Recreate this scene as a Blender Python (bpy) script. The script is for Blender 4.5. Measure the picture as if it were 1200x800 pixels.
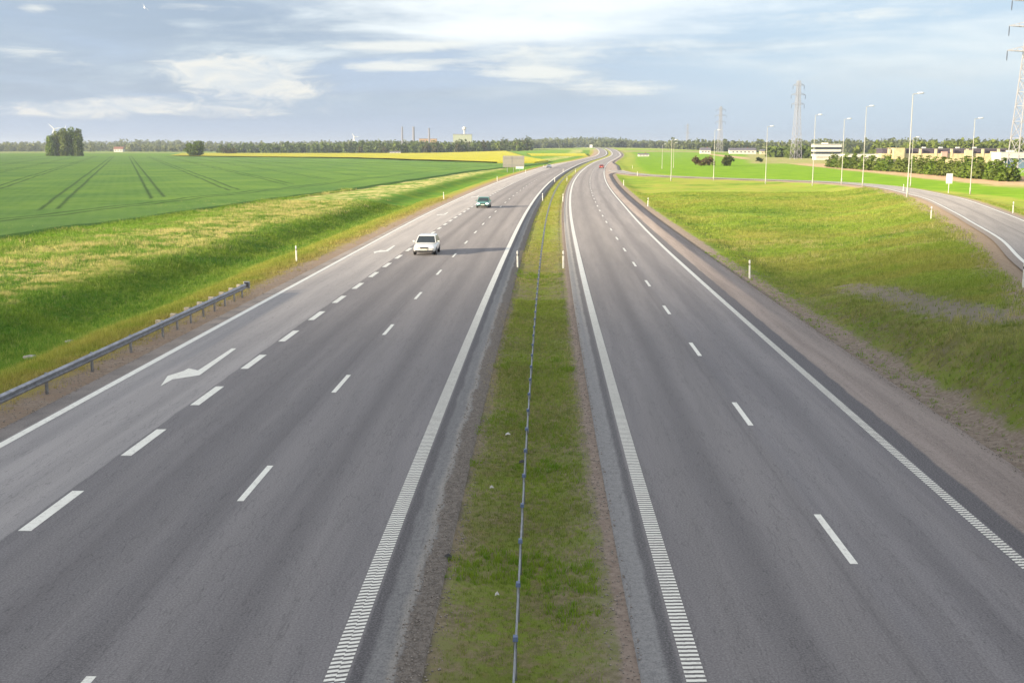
import bpy, math, random
import numpy as np
from mathutils import Vector, Matrix

# ------------------------------------------------------------------ scene, camera, light
for o in list(bpy.data.objects): bpy.data.objects.remove(o)
scene = bpy.context.scene
COL = scene.collection
PI = math.pi
random.seed(7); np.random.seed(7)
F_PX, CAM_H, PITCH = 1330.0, 8.2, math.atan(228/1330)
cam = bpy.data.cameras.new('camera'); camo = bpy.data.objects.new('camera', cam); COL.objects.link(camo)
camo.location = (0, 0, CAM_H); camo.rotation_euler = (PI/2-PITCH, 0, 0)
cam.sensor_width = 36; cam.lens = F_PX/1200*36; cam.clip_start = 0.1; cam.clip_end = 30000
scene.camera = camo
SUN_EL, SUN_TO = math.radians(11.5), Vector((0.87, 0.50, 0)).normalized()     # direction the shadows run in
sun = bpy.data.lights.new('sun', 'SUN'); sun.energy = 5.0; sun.angle = math.radians(1.4); sun.color = (1.0, 0.84, 0.62)
suno = bpy.data.objects.new('sun', sun); COL.objects.link(suno)
sd = Vector((SUN_TO.x*math.cos(SUN_EL), SUN_TO.y*math.cos(SUN_EL), -math.sin(SUN_EL)))
suno.rotation_euler = sd.to_track_quat('-Z', 'Y').to_euler()
scene.render.engine = 'CYCLES'
scene.cycles.use_denoising = True
scene.cycles.max_bounces = 6; scene.cycles.diffuse_bounces = 3; scene.cycles.glossy_bounces = 2
scene.cycles.transparent_max_bounces = 4; scene.cycles.volume_bounces = 0
scene.cycles.sample_clamp_indirect = 3.0; scene.cycles.caustics_reflective = False; scene.cycles.caustics_refractive = False
scene.view_settings.view_transform = 'Standard'; scene.view_settings.look = 'None'
scene.view_settings.exposure = 1.08; scene.view_settings.gamma = 1

# ------------------------------------------------------------------ node expression helper
class NB:
    def __init__(s, nt): s.nt = nt
    def new(s, t, **k):
        n = s.nt.nodes.new(t)
        for a, b in k.items(): setattr(n, a, b)
        return n
    def put(s, sock, v):
        if isinstance(v, V): s.nt.links.new(v.o, sock)
        elif isinstance(v, bpy.types.NodeSocket): s.nt.links.new(v, sock)
        elif isinstance(v, (tuple, list)) and len(v) == 3 and sock.type == 'RGBA': sock.default_value = (*v, 1)
        else: sock.default_value = v
    def m(s, op, a, b=0.0, c=0.0):
        n = s.new('ShaderNodeMath', operation=op)
        s.put(n.inputs[0], a); s.put(n.inputs[1], b); s.put(n.inputs[2], c)
        return V(s, n.outputs[0])
    def noise(s, vec, scale, detail=3, rough=0.55, col=False, dist=0.0):
        n = s.new('ShaderNodeTexNoise'); s.put(n.inputs['Vector'], vec); n.inputs['Scale'].default_value = scale
        n.inputs['Detail'].default_value = detail; n.inputs['Roughness'].default_value = rough
        n.inputs['Distortion'].default_value = dist
        return V(s, n.outputs['Color' if col else 'Fac'])
    def xyz(s, x, y, z=0.0):
        n = s.new('ShaderNodeCombineXYZ'); s.put(n.inputs[0], x); s.put(n.inputs[1], y); s.put(n.inputs[2], z)
        return V(s, n.outputs[0])
    def sep(s, v):
        n = s.new('ShaderNodeSeparateXYZ'); s.put(n.inputs[0], v); return [V(s, n.outputs[i]) for i in range(3)]
    def ss(s, x, a, b, lo=0.0, hi=1.0):                       # smooth step
        n = s.new('ShaderNodeMapRange', interpolation_type='SMOOTHSTEP'); s.put(n.inputs['Value'], x)
        s.put(n.inputs['From Min'], a); s.put(n.inputs['From Max'], b); n.inputs['To Min'].default_value = lo; n.inputs['To Max'].default_value = hi
        return V(s, n.outputs[0])
    def mix(s, f, a, b, mode='MIX'):
        n = s.new('ShaderNodeMix', data_type='RGBA', blend_type=mode); s.put(n.inputs[0], f); s.put(n.inputs[6], a); s.put(n.inputs[7], b)
        return V(s, n.outputs[2])
    def attr(s, name, out='Fac'):
        n = s.new('ShaderNodeAttribute'); n.attribute_name = name; return V(s, n.outputs[out])
    def pos(s):
        return V(s, s.new('ShaderNodeNewGeometry').outputs['Position'])
class V:
    def __init__(s, nb, o): s.nb, s.o = nb, o
    def __add__(s, b): return s.nb.m('ADD', s, b)
    def __radd__(s, b): return s.nb.m('ADD', b, s)
    def __sub__(s, b): return s.nb.m('SUBTRACT', s, b)
    def __rsub__(s, b): return s.nb.m('SUBTRACT', b, s)
    def __mul__(s, b): return s.nb.m('MULTIPLY', s, b)
    def __rmul__(s, b): return s.nb.m('MULTIPLY', b, s)
    def __truediv__(s, b): return s.nb.m('DIVIDE', s, b)
    def gauss(s, c, w):
        d = (s-c)/w; return s.nb.m('EXPONENT', (d*d)*-1.0)

# ------------------------------------------------------------------ world
world = bpy.data.worlds.new('World'); scene.world = world; world.use_nodes = True
def make_world():
    nt = world.node_tree; nt.nodes.clear(); b = NB(nt)
    sky = b.new('ShaderNodeTexSky', sky_type='NISHITA'); sky.sun_disc = False
    sky.sun_elevation = SUN_EL
    # direction to the sun: azimuth measured clockwise from +Y
    sky.sun_rotation = math.atan2(-SUN_TO.x, -SUN_TO.y) % (2*PI)
    sky.altitude = 0; sky.air_density = 1.0; sky.dust_density = 1.2; sky.ozone_density = 1.5
    tc = b.new('ShaderNodeTexCoord'); d = V(b, tc.outputs['Generated'])
    x, y, z = b.sep(d)
    zz = b.m('MAXIMUM', z, 0.0)+0.045
    u, v = x/zz, y/zz
    az = b.m('ARCTAN2', x, y); el = z
    p = b.xyz(u*0.55, v*0.30, 0.0)
    n1 = b.noise(p, 0.42, 6, 0.55, dist=0.35)
    n2 = b.noise(b.xyz(az*2.1, el*16.0, 3.3), 2.0, 6, 0.60, dist=0.5)
    n3 = b.noise(b.xyz(az*7.0, el*30.0, 9.1), 1.8, 6, 0.62, dist=0.3)
    base = b.mix(b.ss(el, -0.02, 0.5), (0.52, 0.62, 0.80), (0.36, 0.48, 0.74))
    base = b.mix(b.ss(az, -0.12, 0.30)*0.75, base, (0.60, 0.74, 0.88))
    def blob(a0, e0, wa, we): return az.gauss(a0, wa)*el.gauss(e0, we)
    grey = b.ss(n2+n1*0.45-az*0.55, 0.58, 0.92)*b.ss(el, 0.008, 0.05)
    base = b.mix(grey*0.85, base, b.mix(b.ss(n3, 0.35, 0.65), (0.42, 0.50, 0.63), (0.50, 0.58, 0.70)))
    base = b.mix(b.ss(blob(-0.24, 0.105, 0.24, 0.030)+(n2-0.5)*0.8+(n3-0.5)*0.5, 0.25, 0.9)*0.75, base, (0.40, 0.48, 0.61))
    base = b.mix(b.ss(blob(-0.12, 0.032, 0.35, 0.014)+(n2-0.5)*0.8, 0.3, 0.9)*0.5, base, (0.45, 0.56, 0.72))
    white = b.ss(n2*0.75+n3*0.40+az*0.16, 0.50, 0.80)*b.ss(el, 0.015, 0.085)
    base = b.mix(white*0.85, base, (0.86, 0.91, 0.95))
    bank = blob(0.05, 0.135, 0.24, 0.042)+blob(0.00, 0.095, 0.10, 0.012)*0.5
    base = b.mix(b.ss(bank+(n2-0.5)*1.1+(n3-0.5)*0.5, 0.12, 0.95)*0.97, base, (1.10, 1.11, 1.10))
    n4 = b.noise(b.xyz(az*15.0, el*50.0, 1.7), 1.6, 9, 0.68, dist=0.9)
    n5 = b.noise(b.xyz(az*5.0, el*75.0, 4.7), 1.5, 6, 0.6, dist=0.3)
    cu = (blob(-0.235, 0.062, 0.060, 0.013)*1.15+blob(-0.215, 0.045, 0.055, 0.020)*0.75+blob(-0.35, 0.029, 0.10, 0.007)*0.8+blob(-0.32, 0.036, 0.05, 0.006)*0.7)
    cl = (blob(-0.098, 0.067, 0.050, 0.006)+blob(0.015, 0.064, 0.045, 0.008)*1.1+blob(0.10, 0.049, 0.06, 0.008)*0.8+blob(-0.10, 0.084, 0.05, 0.004)*0.7
          + blob(-0.385, 0.108, 0.018, 0.005)*0.8+blob(0.03, 0.083, 0.16, 0.010)*0.7+blob(0.27, 0.104, 0.13, 0.009)*0.6+blob(-0.26, 0.112, 0.06, 0.004)*0.5+blob(-0.38,0.072,0.06,0.012)*0.5)
    cf = b.ss(cu+(n4-0.5)*1.9+(n3-0.5)*0.6, 0.25, 0.95)*b.ss(cu, 0.02, 0.45)
    base = b.mix(cf*0.85, base, b.mix(b.ss(n4, 0.35, 0.7), (0.78, 0.82, 0.88), (1.08, 1.01, 0.91)))
    c2 = b.ss(cl+(n5-0.5)*1.5+(n4-0.5)*1.1, 0.30, 1.0)*b.ss(cl, 0.02, 0.45)
    base = b.mix(c2*0.85, base, (1.02, 0.99, 0.93))
    base = b.mix(b.ss(el, 0.03, -0.01)*0.5, base, (0.54, 0.66, 0.80))
    dk = b.new('ShaderNodeVectorMath', operation='MULTIPLY'); b.put(dk.inputs[0], base); dk.inputs[1].default_value = (0.83, 0.86, 0.885); base = V(b, dk.outputs[0])
    over = b.mix(b.ss(n1, 0.35, 0.65), (0.78, 0.82, 0.90), (1.02, 1.02, 1.03))
    base = b.mix(b.ss(el, 0.14, 0.42), base, over)
    sc = b.new('ShaderNodeVectorMath', operation='SCALE'); b.put(sc.inputs[0], base); sc.inputs['Scale'].default_value = CLOUD
    mixed = b.mix(0.86, V(b, sky.outputs[0]), V(b, sc.outputs[0]))
    bg = b.new('ShaderNodeBackground'); b.put(bg.inputs[0], mixed); bg.inputs[1].default_value = 0.10
    out = b.new('ShaderNodeOutputWorld'); nt.links.new(bg.outputs[0], out.inputs[0])
CLOUD = 5.7
make_world()

# ------------------------------------------------------------------ object helpers
def tag(o, label=None, cat=None, group=None, kind=None):
    if label: o['label'] = label
    if cat: o['category'] = cat
    if group: o['group'] = group
    if kind: o['kind'] = kind
    return o
def empty(name, loc, rz=0.0):
    o = bpy.data.objects.new(name, None); COL.objects.link(o); o.location = loc; o.rotation_euler = (0, 0, rz)
    o.empty_display_size = 0.5
    return o
def copy_tree(o, parent=None):
    c = o.copy(); COL.objects.link(c)
    if parent: c.parent = parent
    for ch in list(o.children): copy_tree(ch, c)
    return c
def np_mesh(name, v, f, mat, parent=None, attrs=None, smooth=False, uv=None):
    """v (n,3) array, f list/array of quads or tris (uniform)."""
    me = bpy.data.meshes.new(name); v = np.asarray(v, np.float32); f = np.asarray(f, np.int32)
    k = f.shape[1]
    me.vertices.add(len(v)); me.vertices.foreach_set('co', v.ravel())
    me.loops.add(f.size); me.loops.foreach_set('vertex_index', f.ravel())
    me.polygons.add(len(f)); me.polygons.foreach_set('loop_start', np.arange(len(f), dtype=np.int32)*k)
    me.polygons.foreach_set('loop_total', np.full(len(f), k, np.int32))
    if smooth: me.polygons.foreach_set('use_smooth', np.ones(len(f), bool))
    me.update(calc_edges=True)
    for an, av in (attrs or {}).items():
        a = me.attributes.new(an, 'FLOAT', 'POINT'); a.data.foreach_set('value', np.asarray(av, np.float32))
    me.materials.append(mat)
    o = bpy.data.objects.new(name, me); COL.objects.link(o)
    if parent: o.parent = parent
    return o
class MB:
    def __init__(s): s.v, s.f = [], []
    def add(s, vs, fs):
        n = len(s.v); s.v += [tuple(p) for p in vs]; s.f += [tuple(i+n for i in q) for q in fs]; return s
    def box(s, c, d, rz=0.0, taper=1.0):
        cx, cy, cz = c; hx, hy, hz = d[0]/2, d[1]/2, d[2]/2; vs = []
        for z, k in ((-hz, 1), (hz, taper)):
            for x, y in ((-hx, -hy), (hx, -hy), (hx, hy), (-hx, hy)):
                x, y = x*k, y*k
                vs.append((cx+x*math.cos(rz)-y*math.sin(rz), cy+x*math.sin(rz)+y*math.cos(rz), cz+z))
        return s.add(vs, [(3, 2, 1, 0), (4, 5, 6, 7), (0, 1, 5, 4), (1, 2, 6, 5), (2, 3, 7, 6), (3, 0, 4, 7)])
    def tube(s, p0, p1, r0, r1=None, n=8):
        r1 = r0 if r1 is None else r1
        p0, p1 = Vector(p0), Vector(p1); d = (p1-p0).normalized()
        a = d.orthogonal().normalized(); b2 = d.cross(a); vs = []
        for p, r in ((p0, r0), (p1, r1)):
            for i in range(n):
                t = 2*PI*i/n; vs.append(p+(a*math.cos(t)+b2*math.sin(t))*r)
        return s.add(vs, [(i, (i+1) % n, n+(i+1) % n, n+i) for i in range(n)]+[tuple(range(n-1, -1, -1)), tuple(range(n, 2*n))])
    def lathe(s, prof, c=(0, 0, 0), n=14, axis='z'):
        vs, fs = [], []
        for r, z in prof:
            for i in range(n):
                t = 2*PI*i/n; a, b2 = r*math.cos(t), r*math.sin(t)
                vs.append((c[0]+a, c[1]+b2, c[2]+z) if axis == 'z' else (c[0]+z, c[1]+a, c[2]+b2))
        for j in range(len(prof)-1):
            for i in range(n):
                fs.append((j*n+i, j*n+(i+1) % n, (j+1)*n+(i+1) % n, (j+1)*n+i))
        fs += [tuple(range(n-1, -1, -1)), tuple(range((len(prof)-1)*n, len(prof)*n))]
        return s.add(vs, fs)
    def loft(s, rings, cap=True):
        n = len(rings[0]); vs = [p for r in rings for p in r]
        fs = [(j*n+i, j*n+(i+1) % n, (j+1)*n+(i+1) % n, (j+1)*n+i) for j in range(len(rings)-1) for i in range(n)]
        if cap: fs += [tuple(range(n-1, -1, -1)), tuple(range((len(rings)-1)*n, len(rings)*n))]
        return s.add(vs, fs)
    def poly(s, pts): return s.add(pts, [tuple(range(len(pts)))])
    def build(s, name, mat, parent=None, smooth=False, bevel=0.0, sub=0):
        me = bpy.data.meshes.new(name); me.from_pydata(s.v, [], s.f); me.update()
        me.materials.append(mat)
        if smooth:
            for p in me.polygons: p.use_smooth = True
        o = bpy.data.objects.new(name, me); COL.objects.link(o)
        if parent: o.parent = parent
        if bevel:
            m = o.modifiers.new('bevel', 'BEVEL'); m.width = bevel; m.segments = 2; m.limit_method = 'ANGLE'
        if sub:
            m = o.modifiers.new('sub', 'SUBSURF'); m.levels = sub; m.render_levels = sub
        return o
def simple(name, col, rough=0.6, metal=0.0, var=0.12, scale=3.0, coat=0.0, emit=0.0, spec=0.5):
    mt = bpy.data.materials.new(name); mt.use_nodes = True; b = NB(mt.node_tree); p = mt.node_tree.nodes['Principled BSDF']
    tc = b.new('ShaderNodeTexCoord'); n = b.noise(V(b, tc.outputs['Object']), scale, 4)
    b.put(p.inputs['Base Color'], b.mix(b.ss(n, 0.35, 0.7)*1.0, tuple(c*(1-var) for c in col), tuple(min(1, c*(1+var)) for c in col)))
    p.inputs['Roughness'].default_value = rough; p.inputs['Metallic'].default_value = metal; p.inputs['Coat Weight'].default_value = coat
    p.inputs['Specular IOR Level'].default_value = spec
    if emit: p.inputs['Emission Color'].default_value = (*col, 1); p.inputs['Emission Strength'].default_value = emit
    return mt

# ------------------------------------------------------------------ alignment of the motorway (metres)
YK = np.array([-400, -40, 0, 16.6, 25, 42, 64, 88, 137, 189, 254, 339, 450, 590, 800, 1078, 1500, 2000, 2600, 9000.])
XK = np.array([-9, -1.15, -0.35, .1, .3, .8, 1.5, 2.35, 4.3, 6.85, 10.7, 16.8, 26, 39, 61.5, 91, 123, 146, 150, 150.])
_ys = np.arange(-400, 9000, 2.0)
def _smooth_curve():
    # monotone cubic through the knots, then a light smoothing
    m = np.gradient(XK, YK); i = np.clip(np.searchsorted(YK, _ys)-1, 0, len(YK)-2)
    h = YK[i+1]-YK[i]; t = (_ys-YK[i])/h
    x = (2*t**3-3*t**2+1)*XK[i]+(t**3-2*t**2+t)*h*m[i]+(-2*t**3+3*t**2)*XK[i+1]+(t**3-t**2)*h*m[i+1]
    k = np.hanning(13); k /= k.sum(); xp = np.pad(x, 6, mode='edge')
    return np.convolve(xp, k, 'valid')
_xs = _smooth_curve()
def M(y): return np.interp(y, _ys, _xs)
def sm(x, a, b):
    t = np.clip((np.asarray(x, float)-a)/(b-a), 0, 1); return t*t*(3-2*t)
def RZ(y): return 6.5*sm(y, 850, 1900)                       # the motorway climbs gently far away
# entry ramp: centre line and height
RAMP = np.array([(2, -30, 4.0), (8, -8, 3.2), (14, 12, 2.6), (20.2, 30, 2.15), (26.0, 47, 1.9), (32.1, 65.5, 1.65), (37.7, 81.7, 1.6), (43.3, 100.8, 1.55), (47.9, 116.5, 1.48), (57.8, 152, 1.3), (62.4, 173, 1.15),
                 (68.9, 204, .85), (72.2, 230, .62), (71.8, 257, .4), (65, 280, .2), (53.5, 303, .08), (43.5, 325, .03), (38.2, 348, .02), (35.8, 375, .02), (36.4, 405, .02)])
def catmull(P, step=8):
    out = []
    for i in range(len(P)-1):
        p0, p1, p2, p3 = P[max(i-1, 0)], P[i], P[i+1], P[min(i+2, len(P)-1)]
        for t in np.linspace(0, 1, step, endpoint=False):
            out.append(0.5*((2*p1)+(-p0+p2)*t+(2*p0-5*p1+4*p2-p3)*t*t+(-p0+3*p1-3*p2+p3)*t**3))
    out.append(P[-1]); return np.array(out)
RC = catmull(RAMP, 8)
def ramp_dist(x, y):
    """signed distance to ramp centre line (+ = right hand side going away) and ramp height there"""
    x = np.asarray(x, float).ravel(); y = np.asarray(y, float).ravel()
    best = np.full(x.shape, 1e9); sgn = np.ones_like(x); zz = np.zeros_like(x)
    for i in range(len(RC)-1):
        a, c = RC[i], RC[i+1]; d = c[:2]-a[:2]; L2 = d@d
        t = np.clip(((x-a[0])*d[0]+(y-a[1])*d[1])/L2, 0, 1)
        px, py = x-(a[0]+t*d[0]), y-(a[1]+t*d[1]); q = np.hypot(px, py)
        m = q < best
        best[m] = q[m]; sgn[m] = np.sign((px*d[1]-py*d[0]))[m]; zz[m] = (a[2]+t*(c[2]-a[2]))[m]
    return best*sgn, zz
_rs = np.random.RandomState(3)
_W = [(_rs.uniform(-1, 1), _rs.uniform(-1, 1), _rs.uniform(0, 6)) for _ in range(9)]
def bumps(x, y):
    r = 0
    for i, (a, c, p) in enumerate(_W):
        k = 0.09*1.45**i; r = r+np.sin((a*x+c*y)*k*1.7+p)/(1.35**i)
    return r/3.0
def tl_edge(y): return -15.6+4.0*sm(y, 480, 700)             # left edge of asphalt
def tr_edge(y): return 12.7+3.6*sm(y, 345, 385)-3.6*sm(y, 480, 640)
def ground_z(x, y, fine=True):
    x = np.asarray(x, float); y = np.asarray(y, float); t = x-M(y); z = np.zeros_like(t)
    far = sm(y, 300, 700)
    # left: shoulder, ditch, field
    dl = tl_edge(y)-t
    zl = -0.10-0.25*sm(dl, 0.8, 5.0)-1.35*sm(dl, 3.5, 9.0)+0.95*sm(dl, 10.0, 16)+0.0*far
    zl = zl*(1-far)+(-0.1-0.9*sm(dl, 0.5, 7))*far
    # right
    dr_ = t-tr_edge(y)
    zr = -0.09-0.45*sm(dr_, 0.8, 4.5)+0.30*sm(dr_, 5, 11)
    z = np.where(t < -9, zl, np.where(t > 7, zr, -0.07))
    zm = -0.05-0.10*np.cos(np.clip(t/2.1, -1, 1)*PI/2)**2
    z = np.where(np.abs(t) < 2.3, zm, z)
    # ramp embankment
    shp = z.shape; dd, rz = ramp_dist(x, y); dd = dd.reshape(shp); rz = rz.reshape(shp)
    ad = np.abs(dd)
    emb = rz-0.08-np.maximum(ad-4.2, 0)*0.17
    emb = np.where(ad < 3.1, rz-0.08, emb)
    k = 0.5; h = np.clip(0.5+0.5*(emb-z)/k, 0, 1)
    blend = z*(1-h)+emb*h+k*h*(1-h)*0.6
    wr = sm(t, 13.4, 16.0)*(1-sm(y, 395, 420))
    z = np.where((t > 13) & (y > -60), z*(1-wr)+np.where(ad < 3.4, emb, blend)*wr, z)
    # small bumps outside the roads
    if fine:
        w = np.clip((np.maximum(dl, dr_)-1.5)/5, 0, 1)*np.clip((ad-4.5)/4, 0, 1)
        z = z+bumps(x, y)*0.14*w
    return z+RZ(y)*(1-sm(np.abs(t), 45, 260))

# ------------------------------------------------------------------ materials
def grass_colour(b, P, t, yy):
    """albedo of the verge grass, shared by ground sheet and blades"""
    n1 = b.noise(P, 0.05, 4, 0.6); n2 = b.noise(P, 0.35, 5, 0.62); n3 = b.noise(P, 3.0, 4, 0.7); n4 = b.noise(P, 0.13, 4, 0.6, dist=0.6)
    c = b.mix(b.ss(n2, 0.35, 0.66), (0.070, 0.160, 0.012), (0.170, 0.260, 0.022))
    right = b.ss(t, 8.0, 12.0)
    c = b.mix(right*b.ss(n1+n2*0.3, 0.48, 0.74)*0.95, c, (0.265, 0.265, 0.052))
    c = b.mix(right*b.ss(n4, 0.44, 0.62)*0.85, c, (0.195, 0.280, 0.030))
    c = b.mix(right*b.ss(n1*0.5+n4*0.5, 0.45, 0.36)*0.6, c, (0.10, 0.17, 0.022))
    c = b.mix(right*b.ss(t+(n2-0.5)*5, 23.0, 15.0)*b.ss(yy, 95, 60)*0.75, c, b.mix(b.ss(n3*0.6+n2*0.4, 0.42, 0.58), (0.150, 0.190, 0.035), (0.220, 0.190, 0.090)))
    # greener tall grass in the left ditch, bright strip below the field, straw between
    c = b.mix(b.ss(t, -17.0, -22.0)*b.ss(n4, 0.62, 0.36)*0.8, c, (0.085, 0.205, 0.018))
    # yellow mown verge on the left
    w = (n2-0.5)*4.5+(n3-0.5)*1.0
    c = b.mix(b.ss(t+w, -23.2, -20.8)*b.ss(t, -8.0, -12.0)*0.85, c, b.mix(b.ss(n2*0.6+n1*0.4, 0.38, 0.62), (0.215, 0.260, 0.028), (0.330, 0.280, 0.060)))
    c = b.mix(b.ss(t+w*0.8, -19.6, -17.6)*b.ss(t, -8.0, -12.0)*0.65, c, (0.30, 0.215, 0.085))
    n6 = b.noise(P, 0.9, 4, 0.6)
    dry = b.ss(t+(n2-0.5)*8, -29.0, -33.0)*b.ss(n2*0.6+n4*0.5+n6*0.8, 0.90, 1.02)*b.ss(t+(n2-0.5)*10, -49.0, -42.0)
    c = b.mix(dry*0.9, c, (0.56, 0.47, 0.20))
    c = b.mix(b.ss(t, -36.0, -44.0)*b.ss(n2*0.5+n4*0.5, 0.55, 0.45)*0.6, c, (0.16, 0.30, 0.02))
    # median: moss and thin grass
    med = b.ss(b.m('ABSOLUTE', t), 3.2, 2.6)
    mc = b.mix(b.ss(n2, 0.34, 0.64), (0.140, 0.170, 0.035), (0.185, 0.260, 0.028))
    mc = b.mix(b.ss(n3, 0.48, 0.66)*0.55, mc, (0.23, 0.180, 0.090))
    mc = b.mix(b.ss(yy, 55, 90)*0.6, mc, b.mix(b.ss(n1*0.5+n3*0.5, 0.4, 0.6), (0.24, 0.30, 0.035), (0.34, 0.29, 0.06)))
    c = b.mix(med, c, mc)
    return b.mix(b.ss(n3, 0.3, 0.75)*0.35, c, b.mix(0.5, c, (0.03, 0.05, 0.01)))
def mat_ground():
    mt = bpy.data.materials.new('ground'); mt.use_nodes = True; b = NB(mt.node_tree); p = mt.node_tree.nodes['Principled BSDF']
    P = b.pos(); x, y, z = b.sep(P); t = b.attr('t'); dr = b.attr('dr')
    nl = b.noise(P, 0.7, 5, 0.6); nf = b.noise(P, 6.0, 5, 0.7); nm = b.noise(P, 0.16, 4, 0.55)
    c = grass_colour(b, P, t, y)
    soil = b.mix(b.ss(nf*0.5+nl*0.5, 0.35, 0.65), (0.150, 0.122, 0.095), (0.215, 0.182, 0.148))
    grav = b.mix(b.ss(nf, 0.35, 0.66), (0.190, 0.150, 0.118), (0.330, 0.280, 0.230))
    # bare soil showing between the plants
    under = b.mix(0.45, c, (0.060, 0.058, 0.022))
    c = b.mix(b.ss(nl+(nf-0.5)*0.5, 0.40, 0.62)*b.ss(y, 230, 90)*0.9, c, under)
    c = b.mix(b.ss(nl, 0.58, 0.70)*0.35*b.ss(y, 200, 100), c, soil)
    medz = b.ss(b.m('ABSOLUTE', t), 3.2, 2.6)
    c = b.mix(medz*b.ss(nl+(nf-0.5)*0.4, 0.40, 0.56)*b.ss(y, 110, 60)*0.7, c, b.mix(b.ss(nf, 0.35, 0.65), (0.11, 0.090, 0.050), (0.24, 0.195, 0.115)))
    w = (nl-0.5)*2.0+(nf-0.5)*0.8
    left = b.ss(t+w*0.9, -17.6, -16.6)*b.ss(t, 0.0, -3.0)
    c = b.mix(left, c, b.mix(b.ss(nl, 0.4, 0.6)*0.6, (0.25, 0.190, 0.140), grav))
    right = b.ss(t-w*0.5, 14.35, 13.85)*b.ss(t, 0.0, 3.0)
    c = b.mix(right, c, b.mix(0.55, soil, grav))
    patch = t.gauss(17.9, 1.7)*b.ss(y, 72, 60)*b.ss(y, 38, 44)
    c = b.mix(b.ss(patch+(nl-0.5)*1.5, 0.42, 0.66)*0.9, c, b.mix(0.35, soil, (0.20, 0.18, 0.16)))
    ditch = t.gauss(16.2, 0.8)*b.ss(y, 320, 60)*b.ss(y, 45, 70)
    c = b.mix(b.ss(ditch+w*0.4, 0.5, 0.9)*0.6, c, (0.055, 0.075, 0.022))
    # median borders
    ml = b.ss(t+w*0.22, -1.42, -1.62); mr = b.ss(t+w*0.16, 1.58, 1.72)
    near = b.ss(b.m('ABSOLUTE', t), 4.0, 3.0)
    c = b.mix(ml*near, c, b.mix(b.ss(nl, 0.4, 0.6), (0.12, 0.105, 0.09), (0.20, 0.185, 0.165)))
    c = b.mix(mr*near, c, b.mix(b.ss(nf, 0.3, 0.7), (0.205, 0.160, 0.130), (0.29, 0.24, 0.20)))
    # ramp shoulder gravel
    rs = b.ss(b.m('ABSOLUTE', dr)+w*0.8-b.ss(dr, 0.5, -0.5)*1.3, 4.3, 3.3)
    c = b.mix(rs, c, b.mix(b.ss(nf, 0.3, 0.7), (0.22, 0.165, 0.115), (0.30, 0.245, 0.185)))
    # right of the ramp: bright young corn, then a tan strip of dry reed, further plain fields
    g = b.ss(dr+(nm-0.5)*8-b.ss(y, 250, 180)*7.0, 9.0, 12.0)*b.ss(y, 120, 190)*b.ss(t, 20, 30)
    g2 = b.ss(y, 345, 375)*b.ss(t, 22.0, 27.0)
    gg = b.m('MAXIMUM', g, g2)
    c = b.mix(gg, c, b.mix(b.ss(nm, 0.4, 0.62), (0.105, 0.205, 0.008), (0.145, 0.250, 0.014)))
    tan = b.ss(x+(nm-0.5)*14-(y-300.0)*0.10, 108, 113)*b.ss(x-(y-300.0)*0.07, 150, 140)*b.ss(y, 225, 265)
    c = b.mix(tan, c, b.mix(b.ss(nl, 0.35, 0.65), (0.28, 0.195, 0.115), (0.38, 0.285, 0.175)))
    tan2 = b.m('MAXIMUM', b.ss(x-y*0.2, 0, 8)*b.ss(x, 95, 105)*b.ss(y+(nm-0.5)*60, 560, 600), b.ss(y, 1280, 1320)*b.ss(x, 95, 105))*b.ss(y, 1500, 1400)
    c = b.mix(tan2, c, b.mix(b.ss(nm, 0.4, 0.6), (0.27, 0.225, 0.12), (0.17, 0.22, 0.05)))
    # far patchwork of fields
    far = b.ss(y, 1500, 1620)
    fv = b.noise(b.xyz(x*0.0012, y*0.005, 0.0), 1.0, 2, 0.4)
    c = b.mix(far, c, b.mix(b.ss(fv, 0.45, 0.55), (0.14, 0.23, 0.045), (0.30, 0.33, 0.08)))
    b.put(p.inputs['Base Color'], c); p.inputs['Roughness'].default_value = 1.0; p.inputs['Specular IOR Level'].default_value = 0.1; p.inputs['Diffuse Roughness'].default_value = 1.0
    bp = b.new('ShaderNodeBump'); bp.inputs['Strength'].default_value = 0.5; bp.inputs['Distance'].default_value = 0.035
    b.put(bp.inputs['Height'], b.noise(P, 18.0, 4, 0.75)*0.8+nf*0.5); mt.node_tree.links.new(bp.outputs[0], p.inputs['Normal'])
    return mt
def mat_blades(name, boost=1.0, tint=None):
    mt = bpy.data.materials.new(name); mt.use_nodes = True; nt = mt.node_tree; b = NB(nt); p = nt.nodes['Principled BSDF']
    P = b.pos(); x, y, z = b.sep(P); t = b.attr('t'); r = b.attr('rnd'); k = b.attr('tip')
    c = grass_colour(b, P, t, y)
    c = b.mix(b.ss(r, 0.80, 0.95)*0.7, c, (0.33, 0.29, 0.12))
    c = b.mix(b.ss(r, 0.55, 0.0)*0.65, c, (0.035, 0.075, 0.010))
    c = b.mix(k*b.ss(r, 0.3, 0.7)*0.5, c, (0.34, 0.36, 0.09))
    sc = b.new('ShaderNodeVectorMath', operation='SCALE'); b.put(sc.inputs[0], c); sc.inputs['Scale'].default_value = boost
    b.put(p.inputs['Base Color'], V(b, sc.outputs[0])); p.inputs['Roughness'].default_value = 0.7; p.inputs['Specular IOR Level'].default_value = 0.2
    tr = b.new('ShaderNodeBsdfTranslucent'); b.put(tr.inputs[0], V(b, sc.outputs[0]))
    mx = b.new('ShaderNodeMixShader'); mx.inputs[0].default_value = 0.35
    nt.links.new(p.outputs[0], mx.inputs[1]); nt.links.new(tr.outputs[0], mx.inputs[2]); nt.links.new(mx.outputs[0], nt.nodes['Material Output'].inputs[0])
    return mt
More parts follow.
